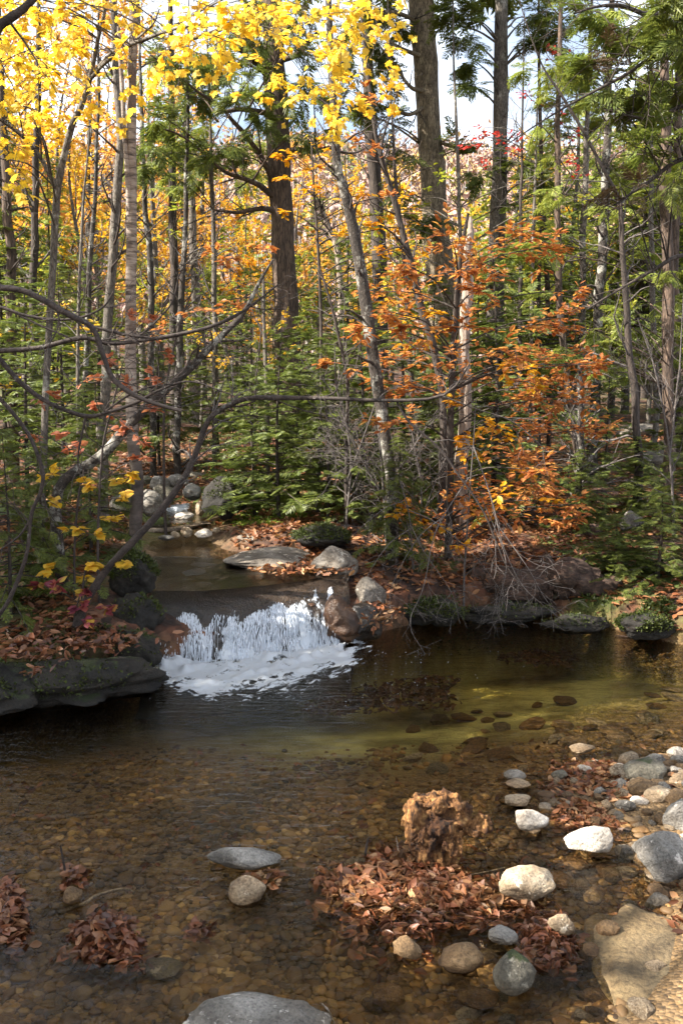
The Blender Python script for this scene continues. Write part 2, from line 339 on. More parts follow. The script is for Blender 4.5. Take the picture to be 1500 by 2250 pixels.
def birch_mat():
    m, nd, ln, bs, out = new_mat('peeling_birch_bark'); tc = nd.new('ShaderNodeTexCoord')
    v = mapping(nd, ln, tc.outputs['Object'], (1, 1, 6)); n = noise(nd, ln, 6, 5, v, .7, .4); r = ramp(nd, [(.06, .042, .033), (.27, .21, .17), (.42, .36, .3)], [.38, .5, .7]); ln.new(n.outputs['Fac'], r.inputs['Fac'])
    n2 = noise(nd, ln, 2.2, 4, tc.outputs['Object'], .7); r2 = ramp(nd, [(0, 0, 0), (1, 1, 1)], [.52, .6]); ln.new(n2.outputs['Fac'], r2.inputs['Fac'])
    c = mix(nd, ln, r2.outputs['Color'], r.outputs['Color'], (.13, .085, .062))
    sx = nd.new('ShaderNodeSeparateXYZ'); ln.new(tc.outputs['Object'], sx.inputs[0]); mr = nd.new('ShaderNodeMapRange'); mr.inputs['From Min'].default_value = .8; mr.inputs['From Max'].default_value = 1.5; mr.inputs['To Min'].default_value = 1; mr.inputs['To Max'].default_value = 0
    ln.new(sx.outputs['Z'], mr.inputs['Value']); lo = noise(nd, ln, 9, 5, mapping(nd, ln, tc.outputs['Object'], (1, 1, 2)), .7); rl = ramp(nd, [(.03, .022, .018), (.12, .09, .075)], [.35, .7]); ln.new(lo.outputs['Fac'], rl.inputs['Fac'])
    c = mix(nd, ln, mr.outputs['Result'], c, rl.outputs['Color'])   # old dark bark round the foot of the trunk
    ln.new(c, bs.inputs['Base Color']); bs.inputs['Roughness'].default_value = .75; ln.new(bump(nd, ln, n.outputs['Fac'], .5, .02), bs.inputs['Normal']); return m
M['birch'] = birch_mat()
M['rock_grey'] = rock_mat('grey_granite', [(.1, .095, .085), (.23, .215, .19), (.36, .33, .29)], 7)
M['rock_dark'] = rock_mat('dark_mossy_stone', [(.05, .046, .034), (.13, .115, .085), (.22, .2, .15)], 7, .1, False, True, (.03, .04, .01))
M['rock_tan'] = rock_mat('tan_granite', [(.2, .13, .075), (.36, .27, .17), (.5, .42, .31)], 7)
M['rock_white'] = rock_mat('pale_granite', [(.42, .36, .29), (.6, .54, .46), (.7, .65, .58)], 6, 0, False, False)
M['rock_moss'] = rock_mat('moss_grown_rock', [(.06, .055, .04), (.13, .12, .09), (.2, .18, .14)], 4, .8)
M['rock_wet'] = rock_mat('wet_dark_ledge', [(.012, .009, .007), (.04, .028, .02), (.09, .062, .042)], 4, 0, True, False)
M['rock_rust'] = rock_mat('rust_wet_boulder', [(.022, .012, .008), (.11, .052, .024), (.22, .12, .06)], 6, 0, True, False)
M['rock_under'] = rock_mat('brown_stream_stone', [(.1, .058, .026), (.22, .135, .062), (.34, .23, .12)], 8, 0, False, False)
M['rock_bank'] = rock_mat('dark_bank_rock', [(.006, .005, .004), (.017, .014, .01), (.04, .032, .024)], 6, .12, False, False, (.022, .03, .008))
M['slab'] = rock_mat('streaked_granite_slab', [(.09, .075, .06), (.19, .165, .135), (.3, .265, .22)], 4)
M['sand'] = rock_mat('wet_sand_slab', [(.16, .12, .07), (.27, .21, .12), (.36, .3, .18)], 4, 0, False, False)
def pebble_mat():
    m, nd, ln, bs, out = new_mat('stream_pebbles'); g = nd.new('ShaderNodeNewGeometry'); oi = nd.new('ShaderNodeObjectInfo'); tc = nd.new('ShaderNodeTexCoord')
    ad = nd.new('ShaderNodeMath'); ad.operation = 'ADD'; ln.new(g.outputs['Random Per Island'], ad.inputs[0]); ln.new(oi.outputs['Random'], ad.inputs[1])
    fr = nd.new('ShaderNodeMath'); fr.operation = 'FRACT'; ln.new(ad.outputs[0], fr.inputs[0])
    r = ramp(nd, [(.08, .042, .014), (.2, .105, .032), (.045, .026, .012), (.36, .21, .075), (.14, .072, .022), (.26, .17, .085), (.1, .052, .018), (.46, .31, .14)]); ln.new(fr.outputs[0], r.inputs['Fac'])
    n = noise(nd, ln, 60, 4, tc.outputs['Object'], .7); c = mix(nd, ln, .55, r.outputs['Color'], n.outputs['Fac'], 'OVERLAY'); gp = nd.new('ShaderNodeNewGeometry'); nl = noise(nd, ln, 1.7, 5, gp.outputs['Position'], .6); rl = ramp(nd, [(.3, .26, .2), (1.1, 1.05, .95)], [.4, .6]); ln.new(nl.outputs['Fac'], rl.inputs['Fac']); c = mix(nd, ln, 1., c, rl.outputs['Color'], 'MULTIPLY'); ln.new(c, bs.inputs['Base Color']); bs.inputs['Roughness'].default_value = .7; return m
M['pebble'] = pebble_mat()
def ground_mat():
    m, nd, ln, bs, out = new_mat('forest_floor_and_stream_bed'); tc = nd.new('ShaderNodeTexCoord'); at = nd.new('ShaderNodeAttribute'); at.attribute_name = 'col'
    sp = nd.new('ShaderNodeSeparateColor'); ln.new(at.outputs['Color'], sp.inputs[0]); P = tc.outputs['Object']
    vo = nd.new('ShaderNodeTexVoronoi'); vo.inputs['Scale'].default_value = 14; vo.inputs['Randomness'].default_value = 1
    nw = noise(nd, ln, 9, 4, P); wv = mix(nd, ln, .12, P, nw.outputs['Color'], 'ADD'); ln.new(wv, vo.inputs['Vector'])
    sv = nd.new('ShaderNodeSeparateColor'); ln.new(vo.outputs['Color'], sv.inputs[0])
    lit = ramp(nd, [(.05, .02, .01), (.2, .075, .035), (.03, .014, .008), (.27, .13, .07), (.1, .036, .018), (.15, .075, .04)]); ln.new(sv.outputs[0], lit.inputs['Fac'])
    n1 = noise(nd, ln, 3, 6, P); dk = ramp(nd, [(.15, .14, .13), (.9, .9, .9)], [.4, .62]); ln.new(n1.outputs['Fac'], dk.inputs['Fac']); lc = mix(nd, ln, 1., lit.outputs['Color'], dk.outputs['Color'], 'MULTIPLY')
    nm = noise(nd, ln, 45, 3, P); mo = ramp(nd, [(.025, .04, .006), (.09, .13, .015)], [.3, .7]); ln.new(nm.outputs['Fac'], mo.inputs['Fac']); c = mix(nd, ln, sp.outputs[1], lc, mo.outputs['Color'])
    vp = nd.new('ShaderNodeTexVoronoi'); vp.inputs['Scale'].default_value = 62; ln.new(P, vp.inputs['Vector']); sp2 = nd.new('ShaderNodeSeparateColor'); ln.new(vp.outputs['Color'], sp2.inputs[0])
    pb = ramp(nd, [(.07, .042, .018), (.17, .1, .038), (.1, .06, .025), (.22, .14, .065), (.12, .075, .035)]); ln.new(sp2.outputs[0], pb.inputs['Fac'])
    n5 = noise(nd, ln, 2.2, 5, P); sd = ramp(nd, [(.17, .155, .06), (.58, .55, .27)], [.36, .58]); ln.new(n5.outputs['Fac'], sd.inputs['Fac'])
    bed = mix(nd, ln, sp.outputs[2], pb.outputs['Color'], sd.outputs['Color']); c = mix(nd, ln, sp.outputs[0], c, bed)
    ln.new(c, bs.inputs['Base Color']); bs.inputs['Roughness'].default_value = .9
    ln.new(bump(nd, ln, mix(nd, ln, sp.outputs[0], vo.outputs['Distance'], vp.outputs['Distance']), .6, -.03), bs.inputs['Normal']); return m
M['ground'] = ground_mat()
def water_mat(name, tint, scale, amp, stretch=(1, 1, 1), rough=.02, absorb=None, dens=1.):
    m, nd, ln, bs, out = new_mat(name); nd.remove(bs); tc = nd.new('ShaderNodeTexCoord'); v = mapping(nd, ln, tc.outputs['Object'], stretch)
    n = noise(nd, ln, scale, 5, v, .6, .8); n2 = noise(nd, ln, scale * .22, 3, v, .5, 1.2); h = mix(nd, ln, .45, n.outputs['Fac'], n2.outputs['Fac'])
    nb = bump(nd, ln, h, 1.0, amp)
    fr = nd.new('ShaderNodeFresnel'); fr.inputs['IOR'].default_value = 1.33; ln.new(nb, fr.inputs['Normal'])
    t = nd.new('ShaderNodeBsdfTransparent'); t.inputs['Color'].default_value = (*tint, 1); g = nd.new('ShaderNodeBsdfGlossy'); g.inputs['Roughness'].default_value = rough; ln.new(nb, g.inputs['Normal'])
    ms = nd.new('ShaderNodeMixShader'); ln.new(fr.outputs[0], ms.inputs[0]); ln.new(t.outputs[0], ms.inputs[1]); ln.new(g.outputs[0], ms.inputs[2]); ln.new(ms.outputs[0], out.inputs['Surface'])
    if absorb:
        va = nd.new('ShaderNodeVolumeAbsorption'); va.inputs['Color'].default_value = (*absorb, 1); va.inputs['Density'].default_value = dens; ln.new(va.outputs[0], out.inputs['Volume'])
    return m
M['water'] = water_mat('pool_water', (.98, .91, .76), 8, .018, (1, 2.4, 1), .03, (.74, .7, .38), .9)
M['lip'] = water_mat('thin_sheet_of_water', (.9, .82, .68), 4, .006, (1.2, .7, 1), .24)
M['stream'] = water_mat('stream_water', (.92, .87, .76), 7, .022, (1.6, .7, 1), .04)
def falls_mat(name, lo, hi, sx, sy, smooth=.6, col=(.84, .87, .9)):
    m, nd, ln, bs, out = new_mat(name); uv = nd.new('ShaderNodeAttribute'); uv.attribute_name = 'col'
    s = nd.new('ShaderNodeSeparateColor'); ln.new(uv.outputs['Color'], s.inputs[0])
    cb = nd.new('ShaderNodeCombineXYZ'); ln.new(s.outputs[0], cb.inputs[0]); ln.new(s.outputs[1], cb.inputs[1])
    n = noise(nd, ln, 1, 6, mapping(nd, ln, cb.outputs[0], (sx, sy, 1)), smooth, .3)
    a = nd.new('ShaderNodeMath'); a.operation = 'ADD'; ln.new(n.outputs['Fac'], a.inputs[0]); ln.new(s.outputs[2], a.inputs[1])
    r = ramp(nd, [(0, 0, 0), (1, 1, 1)], [lo, hi]); ln.new(a.outputs[0], r.inputs['Fac'])
    bs.inputs['Base Color'].default_value = (*col, 1); bs.inputs['Roughness'].default_value = .5
    tl = nd.new('ShaderNodeBsdfTranslucent'); tl.inputs['Color'].default_value = (*col, 1); m0 = nd.new('ShaderNodeMixShader'); m0.inputs[0].default_value = .35; ln.new(bs.outputs[0], m0.inputs[1]); ln.new(tl.outputs[0], m0.inputs[2])
    t = nd.new('ShaderNodeBsdfTransparent'); ms = nd.new('ShaderNodeMixShader'); ln.new(r.outputs['Color'], ms.inputs[0]); ln.new(t.outputs[0], ms.inputs[1]); ln.new(m0.outputs[0], ms.inputs[2]); ln.new(ms.outputs[0], out.inputs['Surface']); return m
M['falls'] = falls_mat('falling_white_water', .92, 1.2, 34, 9, .7, (.66, .71, .77))
M['foam'] = falls_mat('foam_on_water', .96, 1.2, 9, 22, .75, (.66, .7, .75))
m_, nd_, ln_, bs_, out_ = new_mat('white_droplets'); bs_.inputs['Base Color'].default_value = (.62, .66, .72, 1); bs_.inputs['Roughness'].default_value = .35; M['drop'] = m_
def stump_mat():
    m, nd, ln, bs, out = new_mat('rotten_stump_wood'); tc = nd.new('ShaderNodeTexCoord'); v = mapping(nd, ln, tc.outputs['Object'], (1, 1, .5)); n = noise(nd, ln, 30, 8, v, .75, .5)
    r = ramp(nd, [(.02, .009, .004), (.27, .12, .036), (.62, .36, .13)], [.37, .52, .67]); ln.new(n.outputs['Fac'], r.inputs['Fac']); n2 = noise(nd, ln, 6, 5, tc.outputs['Object'], .7); r2 = ramp(nd, [(.25, .2, .18), (1, 1, 1)], [.4, .56]); ln.new(n2.outputs['Fac'], r2.inputs['Fac'])  # dark noise patches put the shade of cavities into the wood colour
    c = mix(nd, ln, 1., r.outputs['Color'], r2.outputs['Color'], 'MULTIPLY'); ln.new(c, bs.inputs['Base Color']); bs.inputs['Roughness'].default_value = .95; ln.new(bump(nd, ln, n.outputs['Fac'], .9, .03), bs.inputs['Normal']); return m
M['stump'] = stump_mat()
m_, nd_, ln_, bs_, out_ = new_mat('far_woods'); at_ = nd_.new('ShaderNodeAttribute'); at_.attribute_name = 'col'; ln_.new(at_.outputs['Color'], bs_.inputs['Base Color']); bs_.inputs['Roughness'].default_value = .9; M['far'] = m_

# ------------------------------------------------------------------ ground (one sheet: bed, banks, forest floor, far hill)
class TPS:
    def __init__(s, pts, reg=1e-3):
        pts = np.array(pts, float); s.p = pts[:, :2]; n = len(pts)
        K = s.phi(np.linalg.norm(s.p[:, None] - s.p[None], axis=-1)) + reg * np.eye(n); Pm = np.hstack([np.ones((n, 1)), s.p])
        A = np.zeros((n + 3, n + 3)); A[:n, :n] = K; A[:n, n:] = Pm; A[n:, :n] = Pm.T
        s.w = np.linalg.solve(A, np.concatenate([pts[:, 2], np.zeros(3)]))
    def phi(s, r): return r * r * np.log(np.maximum(r, 1e-6))
    def __call__(s, x, y):
        q = np.stack([np.ravel(x), np.ravel(y)], -1); out = np.zeros(len(q))
        for a in range(0, len(q), 20000):
            b = q[a:a + 20000]; out[a:a + 20000] = s.phi(np.linalg.norm(b[:, None] - s.p[None], axis=-1)) @ s.w[:-3] + s.w[-3] + b @ s.w[-2:]
        return out.reshape(np.shape(x))
shore_pts = [(-9, -1.5), (-6, 1.6), (-4, 3.6), (-3, 4.6)] + [tuple(Pz(a, b, 0)[:2]) for a, b in [(0, 1562), (150, 1528), (330, 1470), (730, 1420), (790, 1405), (840, 1396), (950, 1372), (1080, 1358), (1200, 1356), (1300, 1378), (1400, 1400), (1500, 1424)]] + [(3.6, 5.9), (5, 4.6), (7, 3), (9, 1)]
SX, SY = np.array(shore_pts).T
def yshore(x): return np.interp(x, SX, SY)
_bed = [(600, 1580, -.55), (900, 1500, -.6), (1200, 1480, -.5), (1000, 1580, -.5), (400, 1560, -.55), (150, 1610, -.4), (1400, 1500, -.35), (1450, 1600, -.16), (1200, 1620, -.22), (800, 1680, -.28), (400, 1700, -.27), (60, 1720, -.25), (100, 1850, -.16), (400, 1850, -.14), (700, 1800, -.16), (1000, 1700, -.17), (1080, 1850, -.09), (700, 1950, -.1), (400, 2000, -.1), (100, 2050, -.1), (300, 2200, -.12), (600, 2200, -.1), (900, 2200, -.12), (1000, 2010, -.07), (900, 1950, -.04), (1250, 1910, -.09), (1200, 2050, -.13), (1330, 2010, -.12), (1100, 2200, -.15), (1270, 1720, .012), (1350, 1745, .015), (1450, 1690, .02), (1300, 1790, -.01), (1230, 1790, -.015), (1180, 1740, -.03), (1520, 1790, .05), (1520, 1950, .05), (1490, 2100, .04), (1420, 2230, .03), (1700, 1700, .1), (1750, 2000, .2), (-200, 1900, -.15)]
bedf = TPS([(*Pz(a, b, z)[:2], z) for a, b, z in _bed] + [(-1, 1, -.1), (0, 0, .25), (1.5, 1.5, .3), (-4, 2, -.3), (4, 3, .2), (-3, -1, .2), (3, -1, .4), (-5, 0, .0), (0, -3, .5), (5, 5, -.2)], .002)
_land = [('z', 350, 1215, .40), ('z', 420, 1215, .4), ('z', 480, 1205, .42), ('z', 400, 1190, .42), ('z', 460, 1185, .44), ('z', 380, 1260, .36), ('z', 500, 1260, .38), ('z', 620, 1270, .38), ('z', 560, 1225, .495), ('z', 620, 1235, .49), ('z', 660, 1215, .52), ('z', 700, 1245, .47), ('z', 560, 1190, .54), ('z', 520, 1170, .55), ('z', 300, 1250, .5), ('z', 280, 1285, .48), ('z', 240, 1200, .6), ('z', 100, 1250, .5), ('z', 0, 1250, .52), ('z', 0, 1100, .75), ('z', 200, 1120, .7), ('z', 150, 1385, .34), ('z', 260, 1365, .36), ('z', 0, 1440, .27), ('z', 100, 1440, .26), ('z', 200, 1425, .28), ('z', 310, 1360, .36),
         ('z', 850, 1335, .2), ('z', 900, 1330, .2), ('z', 950, 1300, .27), ('z', 1100, 1300, .22), ('z', 1200, 1310, .16), ('z', 1250, 1230, .36), ('z', 1100, 1205, .42), ('z', 1250, 1150, .5), ('z', 1000, 1205, .4), ('z', 1400, 1250, .36), ('z', 1480, 1335, .22), ('z', 1350, 1350, .16), ('z', 1450, 1150, .6), ('z', 1450, 1000, .95), ('z', 1250, 1050, .72), ('z', 1000, 1100, .56), ('z', 800, 1150, .53), ('z', 760, 1230, .45), ('z', 800, 1275, .36), ('z', 700, 1100, .64), ('z', 600, 1110, .62), ('z', 850, 1020, .82), ('z', 500, 1050, .8), ('z', 380, 1120, .56), ('z', 440, 1120, .56), ('z', 360, 1060, .72), ('z', 650, 990, .95), ('z', 100, 1000, .95), ('z', 1100, 1000, .88),
         ('z', 0, 930, 1.25), ('z', 300, 945, 1.2), ('z', 600, 935, 1.22), ('z', 900, 930, 1.25), ('z', 1200, 930, 1.25), ('z', 1500, 930, 1.25), ('w', -6, 5, .5), ('w', -9, 2, .6), ('w', 5, 7.5, .4), ('w', 8, 5, .6), ('w', -9, 10, 1.), ('w', 9, 10, .9), ('w', -10, 17, 1.4), ('w', 11, 17, 1.4)]
landf = TPS([(*Pz(a, b, z)[:2], z) if k == 'z' else (a, b, z) for k, a, b, z in _land], .01)
def ground_z(x, y, parts=False):
    x = np.asarray(x, float); y = np.asarray(y, float); xc = np.clip(x, -11, 11); yc = np.clip(y, -4, 19)
    bed = np.clip(bedf(np.clip(x, -6, 6), np.clip(y, -3, 9)), -.75, .5); land = np.clip(landf(xc, yc), .08, 1.7)
    p = np.stack([x, y, 0 * x], -1)
    land = land + .05 * fbm(p * 1.3, 4, 3) + .03 * fbm(p * 5, 3, 9); bed = bed + .018 * fbm(p * 3.5, 3, 5)
    far = sstep(16, 24, y); land = land * (1 - far) + far * (1.35 + .02 * (y - 18) + .5 * fbm(p * .12, 3, 4))
    r = np.hypot(x, y); land = land + 30 * sstep(36, 150, r) * (1 + .35 * fbm(p * .015, 3, 6)) * sstep(0, 30, y)
    s = y - yshore(x); w = sstep(-.03, .2, s)
    led = np.exp(-((x + .75) / .75) ** 4) * sstep(6.0, 6.2, y) * (1 - sstep(8., 8.6, y)); z = bed * (1 - w) + land * w; z = z - .14 * led * w
    return (z, s, w) if parts else z
def gz0(x, y): return float(ground_z(np.array([x]), np.array([y]))[0])
def axis(lo, hi, a, b, st, gr=1.14):
    c = list(np.arange(a, b, st)); v, d = c[-1], st
    while v < hi: d *= gr; v += d; c.append(v)
    v, d = c[0], st; pre = []
    while v > lo: d *= gr; v -= d; pre.append(v)
    return np.array(pre[::-1] + c)
gx = axis(-420, 420, -4.2, 4.6, .045); gy = axis(-12, 420, 1.2, 11.5, .045)
GX, GY = np.meshgrid(gx, gy); GZ, GS, GW = ground_z(GX, GY, True)
mb = MB(); ny, nx = GX.shape; ii = np.arange(ny - 1)[:, None] * nx + np.arange(nx - 1)[None]
p3 = np.stack([GX, GY, 0 * GX], -1)
moss = sstep(.05, .3, fbm(p3 * 1.1, 4, 21) + .04 * (GS < 1.0) + .25 * np.exp(-((GX + .85) / .5) ** 2 - ((GY - 9.6) / .7) ** 2) + .2 * np.exp(-((GX - .2) / .5) ** 2 - ((GY - 8.3) / .5) ** 2)) * GW * .9
sandy = sstep(.18, .42, -GZ) * sstep(-.9, .3, GX) * .95 + .5 * sstep(.3, .5, -GZ)
bedw = np.maximum(1 - GW, np.exp(-((GX + 1.55) / .45) ** 2 - ((GY - 8.6) / .9) ** 2) * 1.2)
mb.add(np.stack([GX, GY, GZ], -1).reshape(-1, 3), np.stack([ii, ii + 1, ii + nx + 1, ii + nx], -1).reshape(-1, 4), 0,
       np.stack([np.clip(bedw, 0, 1), moss, np.clip(sandy, 0, 1)], -1).reshape(-1, 3))
tag(mb.build('ground', M['ground'], color=True), 'leaf strewn forest floor and pebbly stream bed', None, None, 'structure')

# pool water: a closed body of clear water
mb = MB(); wx = np.linspace(-9, 9, 60); top = np.stack([wx, yshore(wx) + .35, 0 * wx], -1); bot = np.stack([wx, 0 * wx - 2.5, 0 * wx], -1)
V = np.concatenate([bot, top, bot - [0, 0, 1.4], top - [0, 0, 1.4]]); n = len(wx); F = []
for i in range(n - 1):
    F += [(i, i + 1, n + i + 1, n + i), (2 * n + i, 3 * n + i, 3 * n + i + 1, 2 * n + i + 1), (n + i, n + i + 1, 3 * n + i + 1, 3 * n + i), (i + 1, i, 2 * n + i, 2 * n + i + 1)]
F += [(0, n, 3 * n, 2 * n), (2 * n - 1, n - 1, 3 * n - 1, 4 * n - 1)]
mb.add(V, np.array(F)); tag(mb.build('pool_water', M['water'], smooth=False), 'clear shallow brown pool below the small waterfall', None, None, 'structure')
def sheet(name, pts, z, mat, label):
    q = [Pz(p_[0], p_[1], p_[2] if len(p_) > 2 else z) for p_ in pts]; m = MB(); m.add(np.array(q), [tuple(range(len(q)))]); tag(m.build(name, M[mat], smooth=False), label, None, None, 'structure')
sheet('stream_water', [(230, 1286, .43), (330, 1298, .425), (450, 1298, .425), (570, 1288, .425), (690, 1272, .425), (740, 1258, .43), (640, 1215), (560, 1166), (480, 1160), (400, 1162), (250, 1175)], .462, 'stream', 'calm golden stream water above the waterfall lip')
q_ = Pz(np.array([[372, 392, 412, 428], [352, 378, 402, 424], [340, 370, 398, 420]], float), np.array([[1106, 1105, 1104, 1104], [1117, 1116, 1115, 1114], [1128, 1128, 1126, 1124]], float), np.array([[.66] * 4, [.63] * 4, [.585] * 4])); q_ = np.stack([catmull(x, 40) for x in q_]); q_ = np.stack([catmull(q_[:, c], 24) for c in range(40)], 1); q_[..., 2] += .05 * fbm(q_ * 9, 3, 4)
UPC = q_
sheet('upper_stream_water', [(200, 1150), (440, 1150), (520, 1120), (470, 1085), (330, 1085), (200, 1095)], .60, 'stream', 'narrow upper stream between the far boulders')

# ------------------------------------------------------------------ waterfall: smooth ledge, water film, white water, foam
cols = 110
def lrow(pts): return catmull([PD(*p) for p in pts], cols)
rows = [lrow([(250, 1225, 8.1), (400, 1225, 8.1), (560, 1232, 8.0), (700, 1240, 8.0), (770, 1245, 8.)]), lrow([(255, 1268, 7.35), (400, 1268, 7.3), (560, 1264, 7.4), (700, 1258, 7.55), (770, 1255, 7.6)]),
        lrow([(265, 1303, 6.85), (400, 1306, 6.85), (560, 1296, 7.0), (690, 1280, 7.2), (765, 1268, 7.35)]), lrow([(270, 1345, 6.55), (400, 1346, 6.58), (560, 1332, 6.75), (690, 1312, 7.0), (765, 1295, 7.2)]),
        lrow([(275, 1415, 6.36), (400, 1412, 6.38), (560, 1395, 6.6), (700, 1365, 6.86), (765, 1350, 7.05)]), lrow([(280, 1500, 6.15), (400, 1500, 6.15), (560, 1480, 6.35), (720, 1450, 6.62), (775, 1440, 6.8)]),
        lrow([(280, 1580, 6.05), (400, 1580, 6.05), (560, 1560, 6.25), (720, 1530, 6.5), (775, 1520, 6.7)])]
rows = np.array(rows); NR = 130; L0 = np.stack([catmull(rows[:, j], NR) for j in range(cols)], 1)      # (NR, cols, 3)
def surf(L, off, amp, seed, jmin=0, jmax=None):
    du = np.gradient(L, axis=1); dv = np.gradient(L, axis=0); N = nrm(np.cross(du, dv)); N *= np.sign((N * np.array([0, -.5, 1])).sum(-1, keepdims=True))
    return L + N * (off + amp * fbm(L * np.array([3.2, 3.2, 3.2]), 4, seed)[..., None] * (1 if amp else 0))
def grid_faces(a, b):
    i = np.arange(a - 1)[:, None] * b + np.arange(b - 1)[None]; return np.stack([i, i + 1, i + b + 1, i + b], -1).reshape(-1, 4)
kr = sstep(.38, .62, np.arange(NR) / (NR - 1))[:, None, None]; ledge = surf(L0, 0, .03, 31) * (1 - kr) + surf(L0, 0, .12, 31) * kr
mb = MB(); mb.add(ledge.reshape(-1, 3), grid_faces(NR, cols)); tag(mb.build('rock_ledge', M['rock_wet']), 'dark wet rounded rock ledge the stream pours over', 'rock ledge')
wf = thing('waterfall', 'small white waterfall tumbling over the dark ledge into the pool', 'waterfall', tuple(L0[108, 48]))
O = np.array(wf.location)
jj, kk = np.meshgrid(np.arange(cols) / (cols - 1), np.arange(NR) / (NR - 1))
edgef = sstep(.10, .17, jj) * (1 - sstep(.83, .93, jj))
# where the water turns white: low on the left, higher on the right
for layer, (off, amp, sd) in enumerate([(.012, .012, 41), (.024, .03, 43)]):
    S = surf(L0, off, 0, 0); S = S + (fbm(np.stack([jj * 26, kk * 9, 0 * jj + layer * 3], -1), 4, sd) * amp * sstep(.45, .7, kk))[..., None] * np.array([.2, -1, 0]) + (ledge - L0)
    start = .57 - .05 * sstep(.3, .72, jj) + .05 * vn(np.stack([jj * 16, 0 * jj, 0 * jj], -1), 12)
    bias = np.where(kk < start, -.45 * sstep(0, .14, start - kk) + .33, (.33 + .2 * sstep(.04, .3, kk - start))) + .07 * np.exp(-((jj - .42) / .14) ** 2) * (kk > start) - .1 * np.exp(-((jj - .72) / .08) ** 2) * sstep(.6, .75, kk) - .8 * (1 - edgef) - .05 * layer + .17 * vn(np.stack([jj * 12, kk * 1.6, 0 * jj], -1), 14) + .1 * vn(np.stack([jj * 30, kk * 5, 0 * jj], -1), 15) - 2 * (S[..., 2] < .0)
    m = MB(); m.add(S.reshape(-1, 3), grid_faces(NR, cols), 0, np.stack([jj + layer * .37, kk, bias], -1).reshape(-1, 3)); m.build('white_water' if layer else 'water_film', M['falls'], wf, O, color=True)
rs2 = np.random.default_rng(8); n = 6500; j = rs2.uniform(.1, .87, n); j = j[(vn(np.stack([j * 13, 0 * j, 0 * j], -1), 44) > -.55) | (rs2.uniform(size=len(j)) < .25)]; n = len(j)
k0 = .53 - .03 * sstep(.3, .72, j) + .07 * vn(np.stack([j * 9, 0 * j, 0 * j], -1), 12) + .05 * vn(np.stack([j * 27, 0 * j, 0 * j], -1), 19) + np.minimum(rs2.exponential(.17, n), .36) + .12 * sstep(.66, .74, j) * (1 - sstep(.78, .84, j)); dk = rs2.uniform(.01, .05, n) * (1 + 1.8 * (rs2.uniform(size=n) < .12)); K9 = 9
kk9 = np.clip(k0[:, None] + dk[:, None] * np.linspace(0, 1, K9), .4, .93) * (NR - 1); jj9 = np.clip(j[:, None] + rs2.normal(size=(n, 1)) * .003 * np.linspace(0, 1, K9), .02, .98) * (cols - 1)
a0 = kk9.astype(int); f0 = (kk9 - a0)[..., None]; b0_ = jj9.astype(int); g0 = (jj9 - b0_)[..., None]; Lq = lambda a, b: ledge[np.minimum(a, NR - 1), np.minimum(b, cols - 1)]
PS = (Lq(a0, b0_) * (1 - f0) + Lq(a0 + 1, b0_) * f0) * (1 - g0) + (Lq(a0, b0_ + 1) * (1 - f0) + Lq(a0 + 1, b0_ + 1) * f0) * g0
thr = rs2.uniform(.008, .05, n)[:, None] * np.clip((kk9 / (NR - 1) - .5) / .25, .1, 1); PS = PS + np.stack([0 * thr, -thr, .2 * thr], -1); PS[..., 2] = np.maximum(PS[..., 2], -.01)
for nm_, sel in (('strand', np.arange(n) % 2 == 0), ('thread', np.arange(n) % 2 == 1)):
    m = MB(); tubes(m, PS[sel], ((.0014 + .005 * rs2.uniform(size=sel.sum()) ** 1.8) * (1 if nm_ == 'strand' else .6))[:, None] * np.array([.3, .85, 1, .95, .8, .62, .45, .28, .1]), 5); m.build(nm_, M['drop'], wf, O)['kind'] = 'stuff'
rng = np.random.default_rng(5)
m = MB()   # spray: droplets and short threads thrown off the face
n = 900; j = rng.uniform(.16, .86, n); k = np.clip(rng.normal(.8, .06, n), .68, .92); a = L0[(k * (NR - 1)).astype(int), (j * (cols - 1)).astype(int)] + rng.normal(size=(n, 3)) * [.03, .02, .03] + np.array([0, -.05, .03]); a = a[a[:, 2] > 0]; n = len(a)
d = np.stack([rng.normal(size=n) * .1, rng.normal(size=n) * .1 - .25, -np.ones(n)], -1) * rng.uniform(.006, .04, n)[:, None]
tubes(m, np.stack([a, a + d * .5, a + d], 1), rng.uniform(.001, .003, n)[:, None] * np.array([.5, 1, .4]), 4); m.build('spray', M['drop'], wf, O)['kind'] = 'stuff'
uu, vv = np.meshgrid(np.linspace(0, 1, 40), np.linspace(0, 1, 24)); m_c = MB(); m_c.add(UPC.reshape(-1, 3), grid_faces(24, 40), 0, np.stack([uu, vv, .62 - 1.4 * np.abs(uu - .5) ** 2 - .5 * np.abs(vv - .5) ** 2], -1).reshape(-1, 3)); tag(m_c.build('cascade', M['foam'], color=True), 'little white cascade between the far upstream boulders', 'waterfall')
